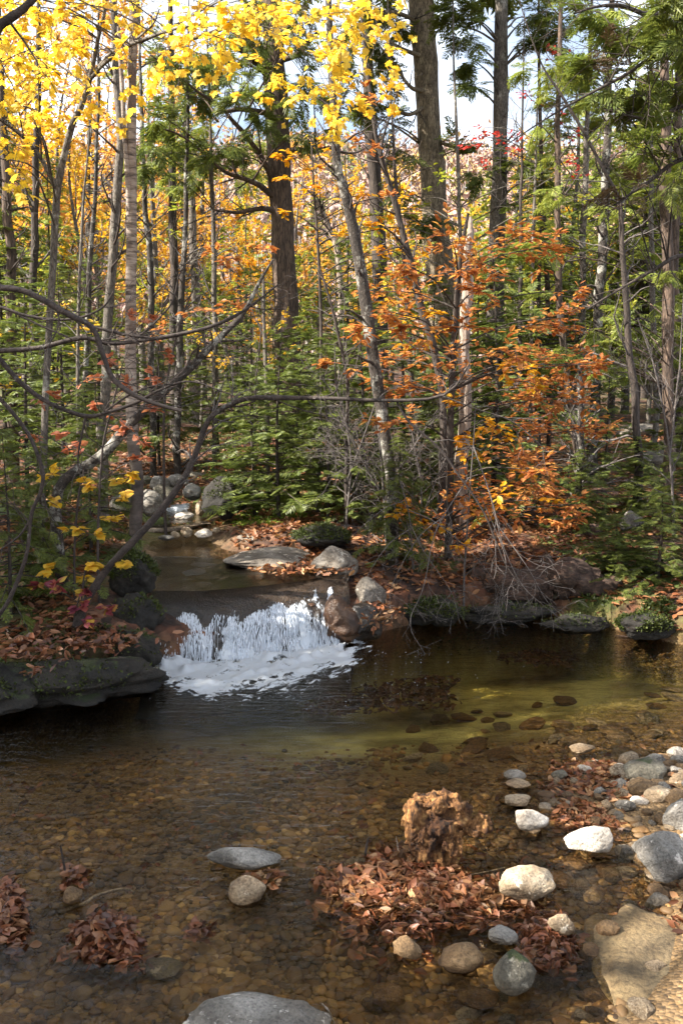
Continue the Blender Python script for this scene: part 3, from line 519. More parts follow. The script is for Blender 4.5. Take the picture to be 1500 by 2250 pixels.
# foam sheet at the foot
fp = np.array([[(300, 1455), (420, 1455), (560, 1435), (700, 1412), (800, 1390)], [(300, 1500), (430, 1500), (570, 1485), (730, 1450), (850, 1415)], [(310, 1530), (440, 1535), (590, 1525), (760, 1475), (870, 1430)], [(310, 1575), (440, 1580), (620, 1570), (800, 1505), (900, 1440)]], float)
FW, FH = 120, 70; G = np.stack([catmull(np.c_[fp[r], np.zeros(5)], FW) for r in range(4)]); G = np.stack([catmull(G[:, c], FH) for c in range(FW)], 1)[..., :2]
W3 = Pz(G[..., 0], G[..., 1], .008); cu, cv = np.meshgrid(np.arange(FW) / (FW - 1), np.arange(FH) / (FH - 1)); W3[..., 2] += .09 * np.maximum(0, fbm(W3 * 11, 4, 8) + .12) * (1 - cv) ** 1.5
bias = .60 - .4 * sstep(.35, 1, cv) - .12 * vn(np.stack([cu * 14, cv * 7, 0 * cu], -1), 3) - .5 * sstep(.72, 1, cu) * cv - .7 * (1 - sstep(.02, .14, cu)) - .25 * sstep(.85, 1, cu) - .35 * sstep(.3, .0, cu) * sstep(.1, .6, cv)
m = MB(); m.add(W3.reshape(-1, 3), grid_faces(FH, FW), 0, np.stack([cu * 2, cv * .7, bias], -1).reshape(-1, 3)); tag(m.build('foam', M['foam'], color=True), 'white foam spreading on the pool at the foot of the falls', None, None, 'stuff')
m = MB(); ico = bmesh.new(); bmesh.ops.create_icosphere(ico, subdivisions=1, radius=1); IV = np.array([v.co[:] for v in ico.verts]); IF = np.array([[v.index for v in f.verts] for f in ico.faces]); ico.free()
n = 150; q = Pz(np.clip(rng.normal(720, 160, n), 330, 1300), 1430 + 130 * rng.uniform(size=n) ** 1.5, .003); ok = q[:, 1] < yshore(q[:, 0]) - .05; q = q[ok]; n = len(q); r = rng.uniform(.0015, .004, n)
m.add((q[:, None] + IV[None] * r[:, None, None] * [1, 1, .6]).reshape(-1, 3), (IF[None] + (np.arange(n) * 12)[:, None, None]).reshape(-1, 3)); tag(m.build('bubbles', M['drop']), 'tiny white bubbles drifting on the dark pool', None, None, 'stuff')

# ------------------------------------------------------------------ rocks
bmx = bmesh.new(); bmesh.ops.create_icosphere(bmx, subdivisions=5, radius=1); RV = np.array([v.co[:] for v in bmx.verts]); RF = np.array([[v.index for v in f.verts] for f in bmx.faces]); bmx.free()
def rock_shape(seed, angular=0., rough=.12, RVx=None):
    V = RV if RVx is None else RVx; r = np.random.default_rng(seed); d = np.ones(len(V))
    if angular:
        N = nrm(r.normal(size=(11, 3))); h = r.uniform(.62, .95, 11); c = np.maximum(V @ N.T, 1e-3); pl = (h / c); d = np.minimum(1.05, pl.min(1)); d = d * angular + (1 - angular)
    off = r.uniform(0, 50, 3)
    d = d * (1 + rough * 1.6 * vn(V * 1.2 + off, seed) * (1 - .5 * angular) + rough * .8 * fbm(V * 3 + off, 5, seed))
    return V * d[:, None]
def rock(name, label, px, py, w, h, mat, seed, ang=0., rough=.12, rz=0., z=0., deep=.8, cat='rock', sink=0., group=None, base=None, size=None, tufts=0):
    ang = max(ang, .55); rough *= 1.3
    w = w * 1.05; pb = Pz(px, base or (py + h / 2), z); sx = w * pb[1] / FPX; sy = sx * deep; D = pb[1] + sy * .35
    dep = math.atan2(py - 851, FPX); hv = h * D / FPX; sz = max(.3 * sx, (hv - sy * math.sin(dep) * .75) / math.cos(dep) * 1.25) + sink
    c = PD(px, py, D) - np.array([0, 0, sink * .5]); S = rock_shape(seed, ang, rough); cz, sn = math.cos(rz), math.sin(rz); S = np.stack([S[:, 0] * cz - S[:, 1] * sn, S[:, 0] * sn + S[:, 1] * cz, S[:, 2]], -1)
    if size: (sx, sy, sz), c = size, Pz(px, py, z)
    ex = np.abs(S).max(0); m = MB(); m.add(S / ex * np.array([sx, sy, sz]) / 2, RF)
    o = m.build(name, M[mat]); o.location = tuple(c)
    if tufts:
        V = S / ex * np.array([sx, sy, sz]) / 2; r = np.random.default_rng(seed); nn = nrm(S / np.array([sx, sy, sz])); k = np.where((nn[:, 2] > .15) & (fbm(S * 1.6 + seed, 3, seed) > -.08) & (V[:, 2] + c[2] > .04))[0]
        if len(k):
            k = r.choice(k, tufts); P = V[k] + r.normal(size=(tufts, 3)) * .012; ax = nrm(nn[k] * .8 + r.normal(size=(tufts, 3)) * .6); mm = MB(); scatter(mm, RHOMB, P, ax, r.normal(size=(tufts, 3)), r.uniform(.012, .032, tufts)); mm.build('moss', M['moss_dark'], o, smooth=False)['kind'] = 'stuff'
    return tag(o, label, cat, group)
R_ = rock
R_('boulder', 'large grey boulder cut off by the bottom edge', 560, 2265, 370, 140, 'rock_grey', 11, .5, .14, deep=.7)
R_('stone', 'long flat grey stone alone in the shallow stream', 540, 1884, 178, 56, 'rock_grey', 12, .3, .12, deep=.45)
R_('stone', 'low tan stone with a wad of wet leaves on its side', 545, 1950, 88, 66, 'rock_tan', 13, .5, sink=.03)
R_('stone', 'bright white block of stone beside the sunny leaf drift', 1164, 1800, 84, 60, 'rock_white', 14, .75, .07, deep=.7)
R_('stone', 'pale angular slab with a mossy dark right end', 1293, 1846, 116, 76, 'rock_white', 15, .9, .08, .4, deep=.55)
R_('boulder', 'big grey angular boulder at the right edge of the water', 1462, 1885, 150, 130, 'rock_grey', 16, .9, .1, .3, deep=.8)
R_('boulder', 'grey block behind the angular boulder at the right edge', 1496, 1795, 92, 90, 'rock_grey', 17, .8, .1)
R_('boulder', 'dark rounded mossy boulder on the gravel bar', 1418, 1694, 108, 72, 'rock_dark', 18, .2, .1)
R_('boulder', 'tan rounded boulder at the end of the leaf drift', 1155, 1942, 130, 92, 'rock_tan', 19, .4, .12)
R_('stone', 'brown humped stone half under water by the leaf drift', 1012, 2100, 108, 78, 'rock_under', 20, .4, .12, sink=.02)
R_('stone', 'lichen spotted round stone standing in the shallows', 1130, 2138, 102, 106, 'rock_dark', 21, .15, .08)
R_('stone', 'wedge shaped brown stone under the edge of the leaf drift', 892, 2082, 72, 64, 'rock_under', 22, .9, .1)
R_('stone', 'grey stone poking from the wet leaves beside the round stone', 1105, 2055, 70, 50, 'rock_grey', 23, .4)
R_('stone', 'tan stone behind the wet leaf mat', 1232, 2032, 62, 50, 'rock_tan', 24, .5)
R_('stone', 'yellowish round stone under clear water right of the leaf mat', 1335, 2040, 54, 40, 'rock_under', 25, .1)
R_('stone', 'small pale stone under water below the tan boulder', 1298, 1972, 46, 40, 'rock_tan', 26, .1, z=-.06)
R_('stone', 'large brown stone under water near the sandy slab', 1305, 2110, 90, 90, 'rock_under', 27, .4, .12, z=-.1)
R_('stone', 'flat dark block under water beside the sandy slab', 1400, 2080, 84, 46, 'rock_grey', 28, .8, z=-.08)
R_('stone', 'reddish brown stone low in the bottom shallows', 1045, 2190, 110, 60, 'rock_under', 29, .5, z=-.1)
R_('stone', 'rounded brown stone in the bottom shallows near the boulder', 852, 2188, 78, 66, 'rock_under', 30, .3, z=-.08)
R_('boulder', 'broad sandy slab of rock filling the lower right corner', 1560, 2210, 340, 420, 'sand', 31, .5, .22, rz=.4, z=-.004, size=(.8, 1.35, .085))
R_('stone', 'smooth grey oval stone left of the gravel bar', 1131, 1702, 52, 26, 'rock_grey', 32)
R_('stone', 'tan oval stone just below the smooth grey one', 1138, 1722, 56, 24, 'rock_tan', 33)
R_('stone', 'long tan stone at the near end of the gravel bar', 1133, 1757, 66, 32, 'rock_tan', 34, .2)
R_('stone', 'small greenish stone at the back of the gravel bar', 1230, 1702, 40, 26, 'rock_dark', 35)
R_('stone', 'little white stone at the back of the gravel bar', 1282, 1690, 36, 22, 'rock_white', 36)
R_('stone', 'flat pinkish stone lying in the pool beyond the bar', 1278, 1644, 58, 18, 'rock_tan', 37, .4, deep=.6)
R_('stone', 'buff boulder between the mossy boulder and the right edge', 1452, 1750, 82, 52, 'rock_tan', 38, .4)
R_('stone', 'small grey stone touching the buff boulder', 1372, 1770, 48, 34, 'rock_grey', 39, .5)
R_('stone', 'pale stone wedged under the buff boulder', 1402, 1762, 44, 30, 'rock_white', 40, .6)
R_('stone', 'round rusty stone at the right edge of the bar', 1492, 1718, 50, 44, 'rock_tan', 41, .3)
R_('stone', 'tiny pale stone at the right edge by the water', 1497, 1656, 24, 20, 'rock_white', 42)
R_('stone', 'pale yellow stone among pebbles below the white block', 1170, 1822, 34, 22, 'rock_tan', 43)
R_('stone', 'dark red stone under water left of the pale slab', 1265, 1895, 60, 26, 'rock_under', 44, .5, z=-.04)
R_('stone', 'brown stone in the shallows under the pale slab', 1225, 1940, 62, 44, 'rock_under', 45, .4, z=-.07)
R_('stone', 'knobbly brown stone holding the left twig tangle', 158, 1968, 48, 44, 'rock_under', 46, .2)
R_('stone', 'faint flat green grey stone under the front riffle', 360, 2128, 90, 30, 'rock_grey', 47, .5, z=-.07)
# round the falls and upstream
R_('boulder', 'rust coloured wet boulder at the right side of the falls', 748, 1362, 104, 112, 'rock_rust', 50, .55, .2, z=0)
R_('boulder', 'brown wet boulder leaning on the rust coloured one', 798, 1372, 84, 90, 'rock_wet', 51, .5, .12, z=0)
R_('stone', 'small orange wet stone on top of the fall edge', 676, 1327, 40, 20, 'rock_rust', 52, .4, z=.25)
R_('boulder', 'sloping grey rock above the wet boulders', 815, 1310, 70, 80, 'slab', 53, .7, .1, z=.15)
R_('rock_slab', 'long smooth grey slab beside the upstream water', 585, 1228, 200, 44, 'slab', 54, .6, .12, z=.465, size=(.8, .75, .16))
R_('rock_slab', 'streaked grey outcrop right of the leaf filled hollow', 735, 1235, 110, 70, 'slab', 55, .95, .16, .4, z=.38)
R_('rock_slab', 'low pale slab at the edge of the sunlit stream', 575, 1185, 110, 26, 'slab', 56, .6, .12, z=.5, size=(.55, .6, .14))
R_('boulder', 'moss covered boulder above the leaf filled hollow', 715, 1180, 150, 60, 'rock_bank', 57, .6, .26, z=.5, tufts=2200)
R_('boulder', 'rounded mossy mound under the birch trunk', 290, 1270, 110, 110, 'rock_bank', 58, .2, .26, z=.38, tufts=2200)
R_('boulder', 'pale rounded boulder beyond the stream left of the birch', 268, 1108, 52, 58, 'rock_grey', 59, .3, z=.6)
R_('boulder', 'big pale boulder just right of the birch trunk', 330, 1106, 70, 56, 'rock_grey', 60, .3, z=.6)
R_('boulder', 'dark brown mossy boulder at the upper stream bend', 492, 1096, 100, 88, 'rock_bank', 61, .6, .26, z=.6, tufts=900)
for i, (x, y, w, h, mt, an, lb) in enumerate([(318, 1058, 42, 26, 'rock_dark', .7, 'dark stone at the left of the stone row'), (352, 1062, 46, 34, 'rock_grey', .8, 'grey angular stone in the stone row'), (362, 1085, 56, 42, 'rock_dark', .6, 'dark boulder below the stone row'), (390, 1060, 50, 34, 'rock_grey', .6, 'square grey stone in the middle of the stone row'), (424, 1082, 44, 36, 'rock_grey', .8, 'tilted grey stone above the little cascade'), (428, 1050, 50, 26, 'rock_dark', .7, 'flat dark stone at the right end of the stone row'), (440, 1118, 26, 32, 'rock_tan', .6, 'tan upright stone right of the little cascade'), (405, 1134, 44, 20, 'rock_white', .6, 'pale stone below the little cascade'), (410, 1168, 28, 26, 'rock_tan', .4, 'tan round stone on the near stone bar'), (446, 1172, 40, 22, 'rock_white', .7, 'bright pale stone on the near stone bar'), (366, 1182, 36, 14, 'rock_grey', .3, 'low stone at the left end of the near stone bar'), (385, 1176, 22, 18, 'rock_tan', .5, 'small stone between two on the near stone bar'), (476, 1166, 22, 14, 'rock_tan', .4, 'small stone at the right end of the near stone bar'), (345, 1150, 60, 30, 'rock_moss', .3, 'mossy stone behind the fallen pole')]):
    R_('stone' if w < 45 else 'boulder', lb + ' upstream', x, y, w, h, mt, 70 + i, an, .12, z=.5 if y > 1140 else (.58 if y > 1110 else .68))
# banks
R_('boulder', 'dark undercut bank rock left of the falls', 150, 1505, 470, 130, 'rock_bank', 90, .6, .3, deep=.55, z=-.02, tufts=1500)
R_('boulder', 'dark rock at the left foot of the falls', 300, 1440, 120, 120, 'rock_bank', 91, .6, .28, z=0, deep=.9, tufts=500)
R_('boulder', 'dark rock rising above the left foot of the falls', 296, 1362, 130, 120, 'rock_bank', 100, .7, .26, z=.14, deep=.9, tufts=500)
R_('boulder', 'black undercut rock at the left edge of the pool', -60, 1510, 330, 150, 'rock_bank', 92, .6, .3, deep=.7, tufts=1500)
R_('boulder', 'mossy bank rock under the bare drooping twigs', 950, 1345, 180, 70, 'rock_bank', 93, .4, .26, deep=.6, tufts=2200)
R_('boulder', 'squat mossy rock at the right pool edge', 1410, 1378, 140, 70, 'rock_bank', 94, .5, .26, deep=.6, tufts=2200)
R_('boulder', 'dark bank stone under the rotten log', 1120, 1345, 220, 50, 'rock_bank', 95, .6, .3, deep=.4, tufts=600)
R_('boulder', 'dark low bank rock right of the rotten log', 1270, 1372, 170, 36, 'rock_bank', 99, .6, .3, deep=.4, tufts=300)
R_('boulder', 'pale half buried rock on the right slope', 1385, 1150, 60, 50, 'rock_grey', 96, .5, z=.5)
R_('boulder', 'flat grey rock beside the forest path', 1440, 1010, 110, 40, 'slab', 97, .4, z=.85)
R_('boulder', 'low grey rock on the slope below the path rock', 1400, 945, 100, 34, 'slab', 98, .4, z=1.1)

# small loose stones of the gravel bar and the shallows round it
rs_ = np.random.default_rng(55); STN = []
for s in range(12):
    mm = MB(); mm.add(rock_shape(600 + s, .9, .16) * [1, .8, .6], RF); me = mm.mesh('stone'); me.materials.append(M[['rock_grey', 'rock_tan', 'rock_under', 'rock_white', 'rock_tan', 'rock_under'][s % 6]]); STN.append(me)
for k in range(210):
    if k < 64: a, b = rs_.uniform(1085, 1500), rs_.uniform(1660, 1840)
    elif k >= 170: a, b = rs_.uniform(900, 1490), rs_.uniform(1430, 1630)
    elif k >= 120: a, b = rs_.uniform(1360, 1530), rs_.uniform(1640, 1990)
    else: a, b = rs_.uniform(780, 1460), rs_.uniform(1840, 2240)
    q = Pz(a, b, 0); z = gz0(q[0], q[1]); r = rs_.uniform(.016, .045) * (1 if k < 64 else 1.3 if k < 120 else 1.7 if k < 170 else 2.4); o = bpy.data.objects.new('stone', STN[k % 12]); COL.objects.link(o); o.location = (q[0], q[1], z + r * .25); o.scale = (r, r, r * (.5 if k >= 170 else 1)); o.rotation_euler = (rs_.normal() * .2, rs_.normal() * .2, rs_.uniform(0, 6.3))
    if k < 64: tag(o, 'fist sized loose stone lying on the gravel bar', 'stone', 'loose stones on the gravel bar')
    elif k >= 170: tag(o, 'dim stone lying on the sandy bed of the deep olive pool', 'stone', 'stones on the bed of the deep pool')
    elif k >= 120: tag(o, 'rough angular stone along the right hand shore by the big boulders', 'stone', 'shore stones by the big boulders')
    else: tag(o, 'angular brown stone sunk in the front shallows near the leaf drift', 'stone', 'sunken stones of the front shallows')
# pebbles: 300 of the biggest as objects, the rest one mass
peb = []
bp = bmesh.new(); bmesh.ops.create_icosphere(bp, subdivisions=3, radius=1); PV = np.array([v.co[:] for v in bp.verts]); PF = np.array([[v.index for v in f.verts] for f in bp.faces]); bp.free()
bp = bmesh.new(); bmesh.ops.create_icosphere(bp, subdivisions=2, radius=1); PV2 = np.array([v.co[:] for v in bp.verts]); PF2 = np.array([[v.index for v in f.verts] for f in bp.faces]); bp.free()
PEB = []
for s in range(10):
    m = MB(); m.add(rock_shape(200 + s, .65, .2, PV) * [1, .78, .45], PF); me = m.mesh('pebble'); me.materials.append(M['pebble']); PEB.append(me)
rng = np.random.default_rng(77)
def water_pix(n, y0=1560, y1=2300):
    px = rng.uniform(-30, 1530, n); py = y0 + (y1 - y0) * rng.uniform(0, 1, n) ** .85; q = Pz(px, py, -.1); z, s, w = ground_z(q[:, 0], q[:, 1], True)
    ok = (s < -.12) & (z < .004) & (z > -.42); return q[ok], z[ok]
q, z = water_pix(900); q, z = q[:300], z[:300]
for i in range(len(q)):
    o = bpy.data.objects.new('pebble', PEB[i % 10]); COL.objects.link(o); r = .022 + .03 * rng.uniform() ** 2.0; o.location = (q[i, 0], q[i, 1], z[i] + r * .22); o.scale = (r, r, r); o.rotation_euler = (rng.normal() * .2, rng.normal() * .2, rng.uniform(0, 6.3))
    tag(o, 'small rounded brown pebble on the bed of the clear shallow stream', 'pebble', 'rounded pebbles on the stream bed')
bp = bmesh.new(); bmesh.ops.create_icosphere(bp, subdivisions=1, radius=1); PV1 = np.array([v.co[:] for v in bp.verts]); PF1 = np.array([[v.index for v in f.verts] for f in bp.faces]); bp.free()
m = MB(); q, z = water_pix(34000); k_ = (fbm(q * 1.3, 4, 88) > -.13) | (rng.uniform(size=len(q)) < .2); q, z = q[k_], z[k_]; n = len(q); r = .005 + .026 * rng.uniform(size=n) ** 3.2; w = rng.integers(10, size=n); th = rng.uniform(0, 6.3, n)
for lod in (0, 1):
    for k in range(10):
        T, Fk = (rock_shape(300 + k, .6, .2, PV2), PF2) if lod else (rock_shape(300 + k, .3, .3, PV1), PF1); T = T * [1, .75, .42]
        s_ = (w == k) & ((r > .0105) == bool(lod)); c, s2 = np.cos(th[s_])[:, None], np.sin(th[s_])[:, None]; X = np.stack([T[None, :, 0] * c - T[None, :, 1] * s2, T[None, :, 0] * s2 + T[None, :, 1] * c, np.broadcast_to(T[None, :, 2], (s_.sum(), len(T)))], -1) * r[s_][:, None, None]
        X = X + np.stack([q[s_, 0], q[s_, 1], z[s_] + r[s_] * .2], -1)[:, None]; m.add(X.reshape(-1, 3), (Fk[None] + (np.arange(s_.sum()) * len(T))[:, None, None]).reshape(-1, 3))
tag(m.build('gravel', M['pebble']), 'brown gravel covering the bed of the shallow stream', None, None, 'stuff')

# ------------------------------------------------------------------ fallen leaves
def heap(name, label, blobs, n, size, mat, height, seed, kind=None, lift=.006, zbase=None, cat='leaf pile'):
    """a drift of leaves; blobs are pixel ellipses (px, py, rx, ry, weight) on the water line"""
    r = np.random.default_rng(seed); m = MB(); wt = np.array([b[2] * b[3] * b[4] for b in blobs], float); c = r.choice(len(blobs), n, p=wt / wt.sum()); b = np.array(blobs, float)[c]
    a = r.uniform(0, 2 * np.pi, n); rad = np.sqrt(r.uniform(0, 1, n)) * np.where(r.uniform(size=n) < (.12 if n > 400 else .04), r.uniform(1, 1.45, n), 1) * (1 + .22 * np.sin(a * 3 + b[:, 0]) + .12 * np.sin(a * 7 + b[:, 1])); zb = 0 if zbase is None else zbase; P = Pz(b[:, 0] + b[:, 2] * rad * np.cos(a), b[:, 1] + b[:, 3] * rad * np.sin(a), zb)
    g = ground_z(P[:, 0], P[:, 1]); base = np.maximum(g, -.02 if zbase is None else -9) if zbase is None else np.maximum(g, zbase)
    P[:, 2] = base + lift + height * .6 * np.maximum(0, 1 - rad ** 2) * r.uniform(.35, 1, n) * b[:, 4]
    ax = nrm(np.stack([r.normal(size=n), r.normal(size=n), r.normal(size=n) * .35], -1)); up = np.stack([r.normal(size=n) * .85, r.normal(size=n) * .85 - .15, np.ones(n)], -1); sz = size * r.uniform(.5, 1.25, n); w = r.integers(3, size=n)
    for k, T in enumerate([BEECH, CURL, CURL]): s_ = w == k; scatter(m, T, P[s_] - ax[s_] * sz[s_, None] * .5, ax[s_], up[s_], sz[s_])
    return tag(m.build(name, M[mat]), label, cat, None, kind)
heap('leaf_pile', 'long drift of coppery fallen leaves around the stump foot', [(800, 1945, 120, 48, 1), (900, 1900, 110, 45, 1.1), (960, 1960, 150, 45, .8), (1060, 1975, 140, 35, .6), (860, 1985, 120, 30, .3)], 1500, .062, 'litter', .07, 1)
heap('leaf_pile', 'dark wet fringe of leaves in front of the coppery drift', [(900, 2015, 160, 40, .3), (1080, 2005, 150, 35, .3), (1200, 2070, 70, 70, .55), (820, 2060, 90, 40, .05)], 800, .06, 'wet_leaf', .03, 2)
heap('leaf_pile', 'rounded heap of wet brown leaves in the left shallows', [(232, 2062, 82, 55, 1)], 420, .06, 'wet_leaf', .11, 3)
heap('leaf_pile', 'wet brown leaf heap cut off by the left edge', [(18, 2010, 48, 72, 1)], 320, .06, 'wet_leaf', .11, 4)
heap('leaf_pile', 'tiny curl of wet leaves right of the rounded heap', [(437, 2040, 32, 20, .7)], 50, .055, 'wet_leaf', .035, 5)
heap('leaf_pile', 'short ridge of wet leaves against the low tan stone', [(588, 1936, 40, 15, 1)], 60, .05, 'litter', .05, 6, lift=.03)
heap('leaf_pile', 'wad of wet leaves caught on the left twig tangle', [(165, 1935, 34, 34, 1)], 45, .06, 'wet_leaf', .07, 7, lift=.02)
heap('leaf_pile', 'bed of leaves across the top of the gravel bar', [(1290, 1700, 100, 35, .6), (1330, 1740, 70, 22, .5), (1240, 1725, 60, 22, .4)], 520, .055, 'litter', .03, 8)
heap('leaf_pile', 'sunlit leaf drift between the white block and the bar', [(1265, 1790, 62, 30, 1), (1330, 1810, 50, 25, .4)], 330, .052, 'litter', .04, 9)
heap('leaf_pile', 'sunken brown leaves under water by the sandy slab', [(1390, 2030, 50, 40, .3), (1370, 2120, 60, 50, .3), (870, 2075, 120, 50, .2)], 260, .06, 'wet_leaf', .02, 10, zbase=-.09)
heap('leaf_mat', 'long dark mat of sunken leaves in the middle of the pool', [(860, 1535, 150, 26, .5), (940, 1508, 70, 20, .5), (760, 1555, 90, 18, .5)], 900, .07, 'dark_leaf', .05, 11, zbase=-.3)
heap('leaf_mat', 'smaller dark mat of sunken leaves near the far pool edge', [(1180, 1447, 78, 15, .5), (1230, 1452, 40, 12, .5)], 450, .07, 'dark_leaf', .05, 12, zbase=-.28)
heap('leaf_litter', 'single sunken leaves scattered over the stream bed', [(700, 1950, 750, 280, .1)], 420, .06, 'wet_leaf', .01, 13, 'stuff', zbase=-.5, cat=None)
# loose leaf litter on the forest floor
def litter(n, x0, x1, y0, y1, size, seed, dens=None):
    r = np.random.default_rng(seed); x = r.uniform(x0, x1, n); y = y0 + (y1 - y0) * r.uniform(0, 1, n) ** 1.5; z, s, w = ground_z(x, y, True); k = (s > .12) & (fbm(np.stack([x, y, 0 * x], -1) * 1.2, 3, 17) > -.28)
    k &= ~((np.abs(x + 1.55) < .5) & (y > 7.3) & (y < 9.4)) & ~((x > -1.9) & (x < .1) & (y < 8.1))
    x, y, z = x[k], y[k], z[k]; n = len(x); m = MB(); ax = nrm(np.stack([r.normal(size=n), r.normal(size=n), r.normal(size=n) * .2], -1)); up = np.stack([r.normal(size=n) * .4, r.normal(size=n) * .4 - .1, np.ones(n)], -1); sz = size * r.uniform(.7, 1.2, n); w = r.integers(2, size=n); P = np.stack([x, y, z + .012], -1)
    for k, T in enumerate([BEECH, CURL]): s_ = w == k; scatter(m, T, P[s_], ax[s_], up[s_], sz[s_])
    return m
tag(litter(52000, -6, 6.5, 5.2, 17, .08, 30).build('leaf_litter', M['litter']), 'rusty leaf litter covering the banks', None, None, 'stuff')
heap('leaf_litter', 'leaf filled hollow beside the smooth slab', [(660, 1245, 95, 22, 1), (600, 1185, 90, 30, .5), (680, 1215, 50, 20, .6)], 700, .075, 'litter', .03, 31, 'stuff', zbase=.46, cat=None)
heap('leaf_litter', 'leaves caught between the wet boulders', [(830, 1340, 40, 45, 1), (790, 1290, 30, 20, 1)], 200, .07, 'litter', .03, 32, 'stuff', zbase=.24, cat=None)
heap('leaf_litter', 'leaves lying on the slope above the rotten log', [(1150, 1225, 170, 28, .4), (1250, 1180, 120, 40, .4), (1000, 1240, 80, 40, .4)], 900, .075, 'litter', .02, 35, 'stuff', zbase=.3, cat=None)
heap('leaf_litter', 'dry leaves blown over the sandy right shore', [(1800, 1850, 260, 160, .3), (1750, 2150, 260, 150, .3), (1470, 2020, 60, 50, .1), (1480, 1900, 60, 40, .3)], 900, .06, 'litter', .02, 34, 'stuff', zbase=-.05, cat=None)
heap('leaf_litter', 'leaves along the left bank edge', [(140, 1405, 150, 45, 1), (70, 1478, 40, 10, .6), (250, 1420, 40, 25, .6)], 420, .07, 'wet_leaf', .04, 33, 'stuff', zbase=.33, cat=None)  # darker wet leaf material puts the bank's shade into the colour
# moss tufts
def moss_patch(label, blobs, n, seed, zb):
    r = np.random.default_rng(seed); m = MB(); b = np.array(blobs, float)[r.integers(len(blobs), size=n)]; a = r.uniform(0, 6.3, n); rad = np.sqrt(r.uniform(0, 1, n)); P = Pz(b[:, 0] + b[:, 2] * rad * np.cos(a), b[:, 1] + b[:, 3] * rad * np.sin(a), zb)
    P = P[P[:, 1] > yshore(P[:, 0]) + .05]; n = len(P); rad = r.uniform(0, 1, n)
    P[:, 2] = ground_z(P[:, 0], P[:, 1]) + .03 * (1 - rad ** 2) * (1 + vn(P * 9, 3)); ax = nrm(np.stack([r.normal(size=n), r.normal(size=n), .3 + .5 * r.uniform(size=n)], -1)); scatter(m, RHOMB, P, ax, np.array([0, 0, 1.]) + r.normal(size=(n, 3)) * .5, r.uniform(.015, .04, n))
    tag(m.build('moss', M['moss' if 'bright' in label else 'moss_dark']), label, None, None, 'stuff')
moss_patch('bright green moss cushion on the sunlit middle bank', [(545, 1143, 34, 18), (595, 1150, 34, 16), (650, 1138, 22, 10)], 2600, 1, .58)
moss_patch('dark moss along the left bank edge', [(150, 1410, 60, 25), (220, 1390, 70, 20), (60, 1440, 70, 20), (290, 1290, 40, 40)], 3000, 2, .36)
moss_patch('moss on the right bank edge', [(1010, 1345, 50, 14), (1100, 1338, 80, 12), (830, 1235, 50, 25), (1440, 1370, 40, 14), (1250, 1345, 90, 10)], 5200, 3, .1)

# ------------------------------------------------------------------ stump, logs, sticks
def stump():
    D = 3.55; base = PD(955, 1908, D); k_ = D / FPX; rr = np.random.default_rng(3); m = MB(); m2 = MB()
    t_ = thing('tree_stump', 'ragged rotten orange brown stump standing in the stream', 'stump', tuple(base))
    for x, y, z, w, h, d, sd in [(2, 0, 34, 78, 120, 70, 1), (-12, 0, 88, 118, 84, 96, 2), (4, 6, 140, 136, 92, 104, 3), (-38, -4, 128, 72, 92, 80, 4), (22, 2, 172, 70, 44, 64, 5), (-20, 6, 176, 60, 40, 60, 6), (62, 8, 108, 92, 52, 62, 7), (92, 8, 122, 46, 40, 46, 8), (30, -22, 84, 60, 84, 50, 9), (-30, -24, 92, 44, 50, 44, 10), (14, -14, 24, 50, 80, 50, 11)]:
        V = rock_shape(700 + sd, .45, .3); V = V / np.abs(V).max(0); w, d, h, x, z = w * 1.24, d * 1.15, h * 1.0, x * 1.15, z * .95; P = V * np.array([w, d, h]) / 2 + np.array([x, y, z]); q = P / 26.
        n_ = fbm(q * np.array([1, 1, .5]), 5, 71); rd = np.abs(fbm(q * np.array([2.4, 2.4, .55]) + 9, 4, 72)); P = P + nrm(V / np.array([w, d, h])) * (n_ * 26 - rd * 16 - np.maximum(0, .25 - np.abs(n_)) * 8)[:, None]
        m.add(P * k_, RF)
        c = rr.choice(len(P), 16); dd = nrm(np.stack([rr.normal(size=16) * .5, rr.normal(size=16) * .5, rr.normal(size=16) + .4], -1)); a = P[c] * k_; L = rr.uniform(.006, .022, 16)[:, None]
        tubes(m2, np.stack([a - dd * L * .4, a + dd * L * .4, a + dd * L], 1), rr.uniform(.002, .0045, 16)[:, None] * np.array([1, .8, .2]), 4)
    m.build('trunk', M['stump'], t_); m2.build('splinter', M['stump'], t_).__setitem__('kind', 'stuff')
stump()
def stick(name, label, cat, pts, radii, mat, segs=6, twigs=0, seed=0, rough=.2, parts=None, n=30, L=.3):
    P = catmull([PD(*p) for p in pts], n); Rr = np.interp(np.linspace(0, 1, n), np.linspace(0, 1, len(radii)), radii); o0 = P[0].copy(); r = np.random.default_rng(seed); P = P + .6 * Rr[:, None] * np.stack([vn(P * 4 + k * 9, seed + k) for k in range(3)], -1)
    m = MB(); tubes(m, P, Rr, segs, 0, rough, seed)
    if twigs:
        C, cr = grow(r, P[None], Rr[None], twigs, .15, .98, L, .8, -.02, .2, 6, 0, .4); tubes(m, C, np.maximum(cr, .0013), 4); C2, cr2 = grow(r, C, cr, twigs * 2, .2, 1, L * .5, .7, 0, .2, 5, 0, .5); tubes(m, C2, np.maximum(cr2, .001), 3)
    return tag(m.build(name, M[mat], None, o0), label, cat)
stick('fallen_log', 'thick rotten mossy log lying along the right bank', 'log', [(1020, 1272, 7.85), (1120, 1284, 7.75), (1230, 1282, 7.75), (1340, 1290, 7.8), (1455, 1300, 8.0)], [.12, .15, .17, .16, .12], 'log', 40, 8, 1, .28, n=90)
